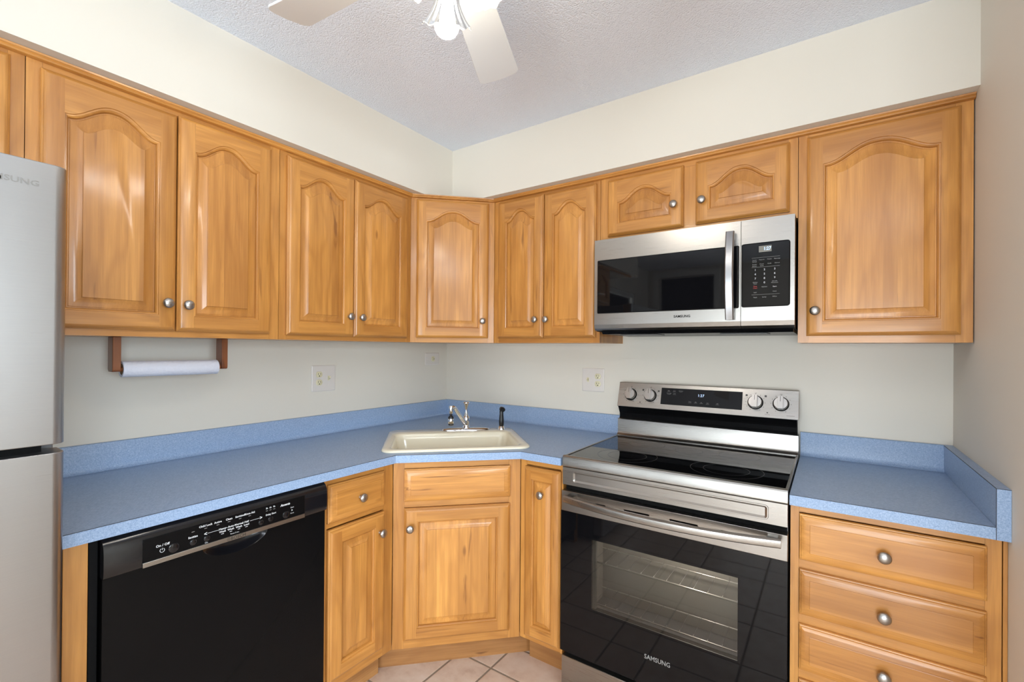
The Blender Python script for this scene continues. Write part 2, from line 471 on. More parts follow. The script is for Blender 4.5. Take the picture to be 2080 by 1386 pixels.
# ------------------------------------------------------------------ room shell
RW = 2.4144        # kitchen width up to the right stub wall
ZC = 2.4155        # ceiling
XR, YB = 5.2, -4.8
def shell():
    struct(MB().box(-0.15, XR + 0.15, YB - 0.15, 0.15, -0.06, 0.0, TILE).build('floor'))
    struct(MB().box(-0.15, XR + 0.15, YB - 0.15, 0.15, ZC, ZC + 0.08, POP).build('ceiling'))
    ML = Matrix(((0, 0, -1, 0), (1, 0, 0, 0), (0, 1, 0, 0), (0, 0, 0, 1)))
    m = MB(); m.M = ML
    m.plate_hole([(YB, 0), (0, 0), (0, ZC), (YB, ZC)], [[(-4.3, .85), (-3.2, .85), (-3.2, 2.05), (-4.3, 2.05)]], 0, .12, PAINT)
    struct(m.build('wall_left', smooth=0))
    struct(MB().box(-0.12, RW + 0.12, 0.0, 0.12, 0.0, ZC, PAINT).build('wall_back'))
    struct(MB().box(RW, RW + 0.12, -1.35, 0.0, 0.0, ZC, PAINT).build('wall_right'))
    struct(MB().box(RW + 0.12, XR, -1.35, -1.23, 0.0, ZC, PAINT).build('wall_dining'))
    # far right wall with a window opening y -3.9..-2.1, z .85..2.15
    m = MB(); M = Matrix(((0, 0, 1, XR), (1, 0, 0, 0), (0, 1, 0, 0), (0, 0, 0, 1))); m.M = M
    m.plate_hole([(YB, 0), (-1.23, 0), (-1.23, ZC), (YB, ZC)], [[(-3.9, .85), (-2.1, .85), (-2.1, 2.15), (-3.9, 2.15)]], 0, .12, PAINT)
    struct(m.build('wall_side', smooth=0))
    # wall behind the camera: patio opening and a doorway to a dark hall
    m = MB(); m.M = Matrix(((1, 0, 0, 0), (0, 0, 1, YB - .12), (0, 1, 0, 0), (0, 0, 0, 1)))
    m.plate_hole([(-.12, 0), (XR + .12, 0), (XR + .12, ZC), (-.12, ZC)],
                 [[(1.05, .08), (3.25, .08), (3.25, 1.8), (1.05, 1.8)], [(.15, .02), (.85, .02), (.85, 2.3), (.15, 2.3)]], 0, .12, PAINT)
    struct(m.build('wall_front', smooth=0))
    # windows
    def window(name, mat, a0, a1, b0, b1, mull):
        m = MB(); m.M = mat; w = .055
        for q in ((a0, a1, b0, b0 + w), (a0, a1, b1 - w, b1), (a0, a0 + w, b0 + w, b1 - w), (a1 - w, a1, b0 + w, b1 - w)):
            m.box(q[0], q[1], q[2], q[3], .02, .08, TRIMWHITE)
        c = (a0 + a1) / 2
        if mull: m.box(c - w / 2, c + w / 2, b0 + w, b1 - w, .02, .08, TRIMWHITE)
        else: m.box(a0 + w, a1 - w, (b0 + b1) / 2 - .02, (b0 + b1) / 2 + .02, .02, .08, TRIMWHITE)
        o = struct(m.build(name))
        p = MB(); p.M = mat; p.box(a0 + w, a1 - w, b0 + w, b1 - w, .048, .052, PANE); p.build('pane', o)
        return o
    window('window_1', M, -3.9, -2.1, .85, 2.15, False)
    window('fill_window_2', Matrix(((1, 0, 0, 0), (0, 0, 1, YB - .12), (0, 1, 0, 0), (0, 0, 0, 1))), 1.05, 3.25, .08, 1.8, True)  # unseen window, placed and sized for the frontal fill
    window('fill_window_3', ML, -4.3, -3.2, .85, 2.05, False)  # unseen window added for the fill from the left
    m = MB(); Y0 = YB - .12
    for q in ((.08, .15, 0, 2.37), (.85, .92, 0, 2.37), (.15, .85, 2.3, 2.37)):
        m.box(q[0], q[1], YB, YB + .018, q[2], q[3], TRIMWHITE)
    struct(m.build('trim_4'))
    struct(MB().box(.13, .87, Y0 - .05, Y0 - .01, 0, 2.32, DARKGAP).build('hall_dark_sheet'))  # near-black slab stands in for the darkness of the unlit hall
    for nm, q in (('baseboard_left', (0, .014, YB, -2.75)), ('baseboard_front', (3.3, XR - .01, YB, YB + .014)), ('baseboard_right', (RW - .014, RW, -1.35, -.66))):
        struct(MB().box(q[0], q[1], q[2], q[3], 0, .09, TRIMWHITE).build(nm, bevel=.003))
    # soffit over the wall cabinets
    S, zs = .347, 2.1207
    pts = [(0, 0), (RW, 0), (RW, -S), (S, -S), (S, -3.4), (0, -3.4)]
    struct(MB().prism(pts, zs, ZC, PAINT).build('wall_soffit', smooth=0))
shell()

# crown strips along the tops of the wall cabinets
def sweep(path, prof, m):                    # path 2D polyline, profile (d to the right of travel, z)
    P = [Vector(p) for p in path]; rings = []
    for i, p in enumerate(P):
        ds = []
        if i > 0: ds.append((P[i] - P[i - 1]).normalized())
        if i < len(P) - 1: ds.append((P[i + 1] - P[i]).normalized())
        ns = [Vector((d.y, -d.x)) for d in ds]
        n = sum(ns, Vector((0, 0))).normalized(); n = n / n.dot(ns[0])
        rings.append([(p.x + n.x * d, p.y + n.y * d, z) for d, z in prof])
    mb = MB() if not isinstance(m, tuple) else m[1]
    mb.loft(rings, m if not isinstance(m, tuple) else m[0], True, True, True)
    return mb
U, DU = .289, .595
crown = [(0, 2.1035), (.010, 2.1035), (.0145, 2.1055), (.0165, 2.109), (.0155, 2.1125), (.0185, 2.115), (.0195, 2.1197), (0, 2.1197)]
def crown_piece(name, mat, path, keep):
    mb = sweep(path, crown, mat)
    n = len(crown)
    # keep only the run between the two middle rings, capped
    mb2 = MB(); a, b = keep
    mb2.loft([mb.v[a * n:(a + 1) * n], mb.v[b * n:(b + 1) * n]], mat, True, True, True)
    struct(mb2.build(name))
cp = [(U, -3.3), (U, -DU), (DU, -U), (RW - .001, -U)]
crown_piece('trim_1', WY, cp, (0, 1)); crown_piece('trim_2', WSH, cp, (1, 2)); crown_piece('trim_3', WSH, cp, (2, 3))

# ------------------------------------------------------------------ cabinet doors, drawers, knobs
KNOB = None
def knob_mesh():
    global KNOB
    if KNOB is None:
        m = MB(); m.M = Matrix.Rotation(radians(90), 4, 'X')      # +Z of the lathe becomes -Y
        m.lathe([(.0075, 0), (.0065, .003), (.0055, .008), (.006, .012), (.0105, .0145), (.0145, .0165), (.0160, .0195), (.0155, .0225), (.0125, .0255), (.0075, .0275), (.003, .0282), (0, .0283)], NICKEL, 28)
        KNOB = m.mesh('knob', 50)
    return KNOB
def knob(parent, loc):
    o = bpy.data.objects.new('knob', knob_mesh()); COL.objects.link(o)
    o.parent = parent; o.location = loc
    return o

def door(parent, x0, x1, z0, z1, y, kn=None, arch=True, stile=.046, bevel=.026, amp=.056, rail=.048):
    Wd, H = x1 - x0, z1 - z0; hw0 = Wd / 2 - stile; t = .020
    m = MB()
    prof = [(0, 0), (0, -.010), (.002, -.0125), (.0045, -.0140), (.0055, -.0165), (.0085, -.0187), (.012, -t)]
    def rect(i): return [(-Wd / 2 + i, i), (Wd / 2 - i, i), (Wd / 2 - i, H - i), (-Wd / 2 + i, H - i)]
    for (i0, ya), (i1, yb) in zip(prof[:-1], prof[1:]):
        a, b = rect(i0), rect(i1)
        for k in range(4):
            k2 = (k + 1) % 4
            m.poly([(a[k][0], ya, a[k][1]), (a[k2][0], ya, a[k2][1]), (b[k2][0], yb, b[k2][1]), (b[k][0], yb, b[k][1])], WSH if k in (0, 2) else WSV)
    m.poly([(p[0], 0, p[1]) for p in rect(0)], WSV)
    zs = H - (rail + amp) if arch else H - rail
    N = 28 if arch else 1
    def arc(x, hw): return amp * (hw / hw0) ** 1.1 * 0.5 * (1 + cos(pi * min(1, abs(x) / (hw * .97)) ** 1.15)) if arch else 0.0
    def oc(i):
        hw = hw0 - i; pts = [(-hw, rail + i), (hw, rail + i)]
        for k in range(N + 1):
            x = hw - 2 * hw * k / N
            pts.append((x, zs - i + arc(x, hw)))
        return pts
    e = .012
    m.poly([(-Wd / 2 + e, -t, e), (-hw0, -t, e), (-hw0, -t, H - e), (-Wd / 2 + e, -t, H - e)], WSV)
    m.poly([(hw0, -t, e), (Wd / 2 - e, -t, e), (Wd / 2 - e, -t, H - e), (hw0, -t, H - e)], WSV)
    m.poly([(-hw0, -t, e), (hw0, -t, e), (hw0, -t, rail), (-hw0, -t, rail)], WSH)
    top = oc(0)[2:]
    for a, b in zip(top[:-1], top[1:]):
        m.poly([(a[0], -t, a[1]), (a[0], -t, H - e), (b[0], -t, H - e), (b[0], -t, b[1])], WSH)
    bead = [(0, -t), (.0015, -.0198), (.0026, -.0168), (.0055, -.0165), (.0085, -.0135), (.0100, -.0070)]
    def ring(i, yy): return [(x, yy, z) for x, z in oc(i)]
    for (i0, ya), (i1, yb) in zip(bead[:-1], bead[1:]):
        a, b = ring(i0, ya), ring(i1, yb); n = len(a)
        for k in range(n):
            k2 = (k + 1) % n
            vert = abs(a[k][0] - a[k2][0]) < 1e-4
            m.poly([a[k], a[k2], b[k2], b[k]], WSV if vert else WSH)
    d = m.build('door', parent, ((x0 + x1) / 2, y, z0), smooth=28)
    p = MB()
    p.loft([ring(.0102, -.0065), ring(.0130, -.0065), ring(.0140, -.0078), ring(.0140 + bevel * .35, -.0098), ring(.0140 + bevel * .7, -.0128), ring(.0140 + bevel, -.0160), ring(.0144 + bevel, -.0184), ring(.0155 + bevel, -.0190)], WV, True, False, True)
    p.build('raised_panel', d, smooth=20)
    if kn: knob(d, (kn[0] - (x0 + x1) / 2, -t, kn[1] - z0))
    return d

def drawer_front(parent, x0, x1, z0, z1, y, kn=None):
    Wd, H = x1 - x0, z1 - z0
    m = MB()
    def rect(i, yy): return [(-Wd / 2 + i, yy, i), (Wd / 2 - i, yy, i), (Wd / 2 - i, yy, H - i), (-Wd / 2 + i, yy, H - i)]
    m.loft([rect(0, 0), rect(0, -.0085), rect(.002, -.0105), (rect(.004, -.0110)), rect(.0055, -.0135), rect(.008, -.0145), rect(.0165, -.0175), rect(.026, -.0195), rect(.0264, -.0208), rect(.0275, -.0212)], WH, True, True, True)
    d = m.build('drawer', parent, ((x0 + x1) / 2, y, z0), smooth=18)
    if kn: knob(d, (kn[0] - (x0 + x1) / 2, -.0212, kn[1] - z0))
    return d

def face_frame(parent, x0, x1, z0, z1, y, stl, str_, rt, rb, mids=(), rails=()):
    """stiles left/right widths, top/bottom rail heights; mids = (xa, xb) centre stiles; rails = (za, zb)"""
    m = MB(); f = .019; g = .0004
    m.box(x0 + g, x0 + stl, y, y + f, z0, z1, WSV)
    m.box(x1 - str_, x1 - g, y, y + f, z0, z1, WSV)
    for a, b in [(z1 - rt, z1), (z0, z0 + rb)] + list(rails):
        m.box(x0 + stl + g, x1 - str_ - g, y + .0002, y + f, a, b, WSH)
    for a, b in mids:
        m.box(a, b, y + .0001, y + f, z0 + rb + g, z1 - rt - g, WSV)
    return m.build('face_frame', parent, smooth=0)

# ------------------------------------------------------------------ wall cabinets
ZU0, ZU1 = 1.363, 2.1035
HU = ZU1 - ZU0
def wall_cabinet(label, origin, rot, w, z0=ZU0, doors=(), stl=.032, str_=.032, mids=(), group='honey wood wall cabinets', rt=.022, rb=.030):
    """origin: wall point of the left end; local x along the wall, front at y = -U"""
    t = thing('wall_cabinet', label, 'cabinet', (origin[0], origin[1], z0), rot, group)
    h = ZU1 - z0
    m = MB()
    m.box(.0005, w - .0005, -U + .0192, -.001, 0.0, h, WV)
    m.build('carcass', t, smooth=0)
    face_frame(t, 0, w, 0, h, -U, stl, str_, rt, rb, mids)
    for d in doors:
        door(t, d[0], d[1], d[2] - z0, d[3] - z0, -U - .0006, (d[4], d[5] - z0) if len(d) > 4 else None)
    return t
R90 = radians(90)
zd0, zd1 = 1.385, 2.089
# left wall: local x = y - y0
y0 = -2.76
wall_cabinet('honey wood cabinet above the refrigerator, cut off by the left edge', (0, y0), R90, -1.975 - y0, 1.745,
             [(-2.70 - y0, -2.37 - y0, 1.77, zd1, -2.40 - y0, 1.84), (-2.345 - y0, -2.003 - y0, 1.77, zd1, -2.315 - y0, 1.84)], mids=[(-2.39 - y0, -2.33 - y0)])
y0 = -1.974
wall_cabinet('wide two-door wall cabinet beside the refrigerator, above the paper towel roll', (0, y0), R90, -1.282 - y0, ZU0,
             [(-1.947 - y0, -1.6305 - y0, zd0 - .002, zd1 - .004, -1.658 - y0, 1.471), (-1.6265 - y0, -1.3205 - y0, zd0 - .002, zd1 - .001, -1.601 - y0, 1.469)], str_=.036)
y0 = -1.281
wall_cabinet('two-door wall cabinet between the wide cabinet and the diagonal corner cabinet', (0, y0), R90, -.5955 - y0, ZU0,
             [(-1.256 - y0, -.9460 - y0, zd0 - .003, zd1, -.975 - y0, 1.470), (-.9435 - y0, -.6265 - y0, zd0 - .003, zd1, -.913 - y0, 1.469)])
# diagonal corner cabinet
def corner_wall_cabinet():
    t = thing('corner_wall_cabinet', 'single-door diagonal wall cabinet set across the room corner above the sink', 'cabinet', (U, -DU, ZU0), radians(45), 'honey wood wall cabinets')
    wl = (DU - U) * math.sqrt(2)
    inv = t.matrix_basis.inverted()
    m = MB(); m.M = Matrix.Rotation(radians(-45), 4, 'Z') @ Matrix.Translation((-U, DU, 0))
    k = .0195 / math.sqrt(2)
    m.prism([(.001, -.001), (DU - .001, -.001), (DU - .001, -U - .0002), (DU - .001 - k, -U + k * .0), (DU - k * 1.6, -U + k * .4), (U - k * .4, -DU + k * 1.6), (U - .0, -DU + .001), (.001, -DU + .001)], 0, HU, WV)
    m.build('carcass', t, smooth=0)
    face_frame(t, 0.0005, wl - .0005, 0, HU, -.0002, .034, .034, .022, .026)
    c = wl / 2
    door(t, c - .1865, c + .1845, zd0 + .002 - ZU0, zd1 + .005 - ZU0, -.0010, (c + .152, 1.476 - ZU0))
    return t
corner_wall_cabinet()
# right-hand wall (local x = x - x0)
x0 = .5965
wall_cabinet('narrow two-door wall cabinet between the corner cabinet and the microwave', (x0, 0), 0, 1.1945 - x0, ZU0,
             [(.6285 - x0, .9025 - x0, zd0 + .002, zd1 + .003, .867 - x0, 1.477), (.9055 - x0, 1.178 - x0, zd0 + .002, zd1, .928 - x0, 1.476)])
x0 = 1.1955
wall_cabinet('short two-door wall cabinet directly above the microwave', (x0, 0), 0, 1.957 - x0, 1.8135,
             [(1.234 - x0, 1.5605 - x0, 1.837, 2.0875, 1.527 - x0, 1.928), (1.608 - x0, 1.932 - x0, 1.838, 2.0895, 1.635 - x0, 1.927)], mids=[(1.55 - x0, 1.62 - x0)], stl=.045, str_=.030)
x0 = 1.958
wall_cabinet('tall single-door wall cabinet at the right end of the wall', (x0, 0), 0, RW - .003 - x0, ZU0,
             [(1.9845 - x0, 2.3825 - x0, zd0 + .002, zd1 + .002, 2.010 - x0, 1.474)], str_=.040)

# ------------------------------------------------------------------ base cabinets
F = .615                 # face plane of base cabinets
ZB = .8755
TOE = .125
def base_cabinet(label, origin, rot, w, rails, drawers=(), doors=(), stl=.022, str_=.022, toe=True):
    t = thing('base_cabinet', label, 'cabinet', (origin[0], origin[1], 0), rot, 'honey wood base cabinets')
    m = MB()
    m.box(.0005, w - .0005, -F + .0192, -.001, TOE, ZB, WV)
    m.build('carcass', t, smooth=0)
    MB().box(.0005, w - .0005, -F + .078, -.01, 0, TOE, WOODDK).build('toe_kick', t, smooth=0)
    face_frame(t, 0, w, TOE, ZB, -F, stl, str_, .022, .030, (), rails)
    for d in drawers: drawer_front(t, d[0], d[1], d[2], d[3], -F - .0006, d[4] if len(d) > 4 else None)
    for d in doors: door(t, *d[:4], -F - .0006, **d[4])
    return t
y0 = -1.3005
base_cabinet('narrow base cabinet with one drawer over one door, between dishwasher and sink cabinet', (0, y0), R90, -.9865 - y0, [(.700, .716)],
             [(-1.2835 - y0, -1.036 - y0, .719, .853, (-1.157 - y0, .784))],
             [(-1.282 - y0, -1.037 - y0, .164, .695, dict(kn=(-1.064 - y0, .623), arch=False, stile=.048, rail=.046, bevel=.026))], stl=.018, str_=.046)
def sink_cabinet():
    L = .985
    t = thing('base_cabinet', 'diagonal sink base cabinet across the corner with a false drawer front', 'cabinet', (F, -L, 0), radians(45), 'honey wood base cabinets')
    wl = (L - F) * math.sqrt(2)
    Mi = Matrix.Rotation(radians(-45), 4, 'Z') @ Matrix.Translation((-F, L, 0))
    m = MB(); m.M = Mi
    m.prism([(.002, -L + .018), (.002, -L + .002), (F - .02, -L + .002), (F - .02, -L + .018)], TOE, ZB, WV)
    m.prism([(L - .018, -.002), (L - .002, -.002), (L - .002, -F + .02), (L - .018, -F + .02)], TOE, ZB, WV)
    m.prism([(.002, -.002), (L - .02, -.002), (L - .02, -F + .02), (F - .02, -L + .02), (.002, -L + .02)], TOE, TOE + .018, WV)
    m.build('carcass', t, smooth=0)
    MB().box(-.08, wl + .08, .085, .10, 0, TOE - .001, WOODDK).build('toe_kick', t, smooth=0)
    face_frame(t, .001, wl - .001, TOE - .003, ZB, 0, .044, .050, .028, .036, (), [(.690, .716)])
    c = wl / 2
    drawer_front(t, c - .215 - .002, c + .215, .716, .8465, -.0006)
    door(t, c - .2165, c + .2145, .159, .689, -.0006, (c - .1925, .615), arch=False, stile=.050, rail=.048)
sink_cabinet()
x0 = .9865
base_cabinet('slim single-door base cabinet squeezed between sink cabinet and range', (x0, 0), 0, 1.187 - x0, [],
             [], [(1.0135 - x0, 1.1815 - x0, .147, .847, dict(kn=(1.100 - x0, .746), arch=False, stile=.034, rail=.046, bevel=.018))], stl=.030, str_=.01)
x0 = 1.9575
base_cabinet('four-drawer base cabinet to the right of the range', (x0, 0), 0, 2.404 - x0, [(.686, .716), (.522, .556), (.358, .390)],
             [(1.981 - x0, 2.3765 - x0, a, b, (2.1755 - x0, k)) for a, b, k in ((.7155, .851, .781), (.5545, .688, .619), (.391, .525, .459), (.160, .362, .27))], [], str_=.030)
o = MB().box(2.4055, RW - .0005, -F - .002, -.001, 0, ZB, WSV).build('filler_strip', smooth=0, bevel=.001)
tag(o, 'slim wood filler strip between the drawer cabinet and right wall', 'filler')
o = MB().box(.001, F, -1.9565, -1.9125, 0, ZB, WSV).build('end_panel', smooth=0, bevel=.001)
tag(o, 'narrow wood panel between the refrigerator and the dishwasher', 'panel')

# ------------------------------------------------------------------ countertops
CT, CZ0, CZ1, HB = .643, .8765, .9075, 1.002
D2 = math.sqrt(.5)
def uv(u, v): return (D2 * u + D2 * v, D2 * u - D2 * v)      # u along the diagonal front, v towards the room
def countertops():
    t = thing('countertop', 'long blue laminate countertop wrapping the corner around the sink', 'countertop', (0, 0, CZ0), 0, 'blue laminate countertops')
    m = MB(); z0, z1 = 0, CZ1 - CZ0
    outer = [(.002, -.002), (1.189, -.002), (1.189, -CT), (1.0014, -CT), (CT, -.9963), (CT, -1.976), (.002, -1.976)]
    hole = [uv(*p) for p in rrect(-.290, .287, .665, 1.098, .04)]
    m.plate_hole(outer, [hole], z0, z1, LAM)
    e = .0004
    for a, b in zip(outer[2:6], outer[3:6]):
        a, b = Vector(a), Vector(b); d = (b - a).normalized(); n = Vector((-d.y, d.x)) * -1
        n = Vector((d.y, -d.x)) if Vector((d.y, -d.x)).dot(Vector((1, -1))) > 0 else Vector((-d.y, d.x))
        q = [a + n * e, b + n * e]
        m.poly([(q[0].x, q[0].y, z1 - .0012), (q[1].x, q[1].y, z1 - .0012), (q[1].x, q[1].y, z1 + .0001), (q[0].x, q[0].y, z1 + .0001)], LAMLINE)
        i = [a - n * .0006, b - n * .0006]
        m.poly([(q[0].x, q[0].y, z1 + .0003), (q[1].x, q[1].y, z1 + .0003), (i[1].x, i[1].y, z1 + .0003), (i[0].x, i[0].y, z1 + .0003)], LAMLINE)
    m.build('worktop', t, smooth=0)
    zb = HB - CZ0
    prof = [(.002, z1 + .0006), (.002, zb), (.018, zb), (.0198, zb - .0018), (.0198, z1 + .018), (.0215, z1 + .010), (.0265, z1 + .0035), (.036, z1 + .0006)]
    sweep([(0, -1.976), (0, 0), (1.189, 0)], prof, LAM).build('backsplash', t, smooth=50)
    t2 = thing('countertop', 'short blue laminate countertop right of the range with a raised side splash', 'countertop', (0, 0, CZ0), 0, 'blue laminate countertops')
    m = MB(); m.box(1.9565, 2.3875, -CT, -.002, z0, z1, LAM)
    m.box(1.9565, 2.3875, -CT - .0004, -CT + .0006, z1 - .0012, z1 + .0002, LAMLINE)
    m.build('worktop', t2, smooth=0)
    sweep([(1.9565, 0), (2.3878, 0)], prof, LAM).build('backsplash', t2, smooth=50)
    m = MB(); m.box(2.388, RW - .0006, -CT, -.002, 0, zb, LAM)
    m.box(2.3878, RW - .0006, -CT - .0003, -CT + .0007, zb - .001, zb + .0002, LAMLINE)
    m.box(2.3873, 2.3886, -CT - .0003, -.022, zb - .001, zb + .0002, LAMLINE)
    m.box(2.3873, 2.3886, -CT - .0004, -CT + .0008, 0, zb, LAMLINE)
    m.build('side_splash', t2, smooth=0)
countertops()

# ------------------------------------------------------------------ sink, faucet, sprayer
def sink():
    t = thing('kitchen_sink', 'ivory drop-in single bowl sink set diagonally in the blue counter', 'sink', (0, 0, CZ1), radians(45))
    # local x = u, local -y = v
    def R(u0, u1, v0, v1, r, z, n=8): return [(x, -y, z) for x, y in rrect(u0, u1, v0, v1, r, n)]
    m = MB()
    o0 = (-.313, .311, .643, 1.122)
    b = (-.273, .268, .757, 1.088)
    def off(q, d): return (q[0] + d, q[1] - d, q[2] + d, q[3] - d)
    rings = [R(*o0, .05, .0006), R(*off(o0, -.001), .05, .004), R(*off(o0, .002), .048, .009), R(*off(o0, .008), .044, .0115),
             R(*off(b, -.012), .05, .0115), R(*off(b, -.005), .045, .0095), R(*off(b, 0), .042, .004), R(*off(b, .004), .045, -.02),
             R(*off(b, .018), .055, -.150), R(*off(b, .030), .055, -.168), R(*off(b, .06), .05, -.175)]
    m.loft(rings, CREAMSINK, True, False, True)
    m.build('basin', t, smooth=60)
    m = MB(); m.M = Matrix.Translation((0, -.92, -.1748))
    m.lathe([(.043, 0), (.043, .002), (.038, .003), (.03, .001), (0, .0008)], CHROME, 24)
    m.build('drain', t)
sink()
def faucet():
    zt = CZ1 + .0118
    bx, by = uv(.068, .697)
    t = thing('kitchen_faucet', 'chrome single-lever faucet with a swivel aerator at the back of the sink', 'faucet', (bx, by, zt), radians(45))
    m = MB()
    def ell(a, b_, z): return [(a * cos(2 * pi * k / 40), b_ * sin(2 * pi * k / 40), z) for k in range(40)]
    m.loft([ell(.122, .030, 0), ell(.122, .030, .003), ell(.115, .027, .008), ell(.09, .023, .0115), ell(.04, .02, .013)], CHROME, True, True, True)
    m.build('deck_plate', t, smooth=60)
    m = MB()
    m.lathe([(.021, .010), (.021, .016), (.0175, .022), (.0165, .030), (.018, .034), (.018, .060), (.016, .068), (.009, .074), (.0, .075)], CHROME, 28)
    m.build('body', t, smooth=50)
    m = MB()
    m.lathe([(.013, .062), (.012, .072), (.0075, .085), (.0070, .105), (.010, .124), (.0155, .134), (.0165, .138), (.0155, .1415), (.010, .143), (0, .1435)], CHROME, 24)
    m.build('lever', t, smooth=60)
    # spout: from the body up and out over the bowl (local -y = towards the room)
    p0 = Vector((-.006, -.010, .036)); p1 = Vector((-.066, -.112, .127))
    path = [p0, p0.lerp(p1, .25), p0.lerp(p1, .5), p0.lerp(p1, .85), p1, p1 + Vector((-.008, -.010, .004)), p1 + Vector((-.014, -.017, -.001))]
    m = MB(); m.tube(path, [.0120, .0110, .0102, .0095, .0095, .0095, .0085], CHROME, 16)
    m.build('spout', t, smooth=60)
    tip = p1 + Vector((-.018, -.020, -.006))
    m = MB(); m.M = Matrix.Translation(tip)
    m.lathe([(0, .020), (.008, .019), (.0095, .015), (.0095, -.010), (.007, -.016), (.0055, -.018)], CHROME, 20)
    m.lathe([(.0055, -.017), (.0075, -.021), (.0055, -.026), (.011, -.031), (.0135, -.036), (.0135, -.041)], BLKRUB, 20)
    m.lathe([(.0125, -.040), (.0145, -.044), (.0140, -.060), (.0115, -.066)], CHROME, 20)
    m.lathe([(.0128, -.065), (.0128, -.071), (.009, -.074), (0, -.074)], BLKRUB, 20)
    m.build('aerator', t, smooth=50)
    bx, by = uv(.249, .697)
    s = thing('side_sprayer', 'black pull-out side sprayer standing at the right rear of the sink', 'sprayer', (bx, by, zt), radians(45))
    m = MB(); m.lathe([(.021, 0), (.021, .003), (.017, .008), (.0145, .016), (.011, .018)], CHROME, 24); m.build('base_ring', s, smooth=50)
    m = MB(); m.lathe([(.0105, .016), (.0125, .024), (.0130, .040), (.0115, .060), (.0095, .078), (.0100, .092), (.0075, .100)], BLKRUB, 20)
    m.build('handle', s, smooth=60)
    m = MB(); m.tube([(-.001, .004, .098), (0, -.002, .104), (.004, -.014, .104), (.006, -.022, .101)], [.0095, .0125, .0120, .0105], BLKRUB, 16)
    m.build('spray_head', s, smooth=60)
faucet()

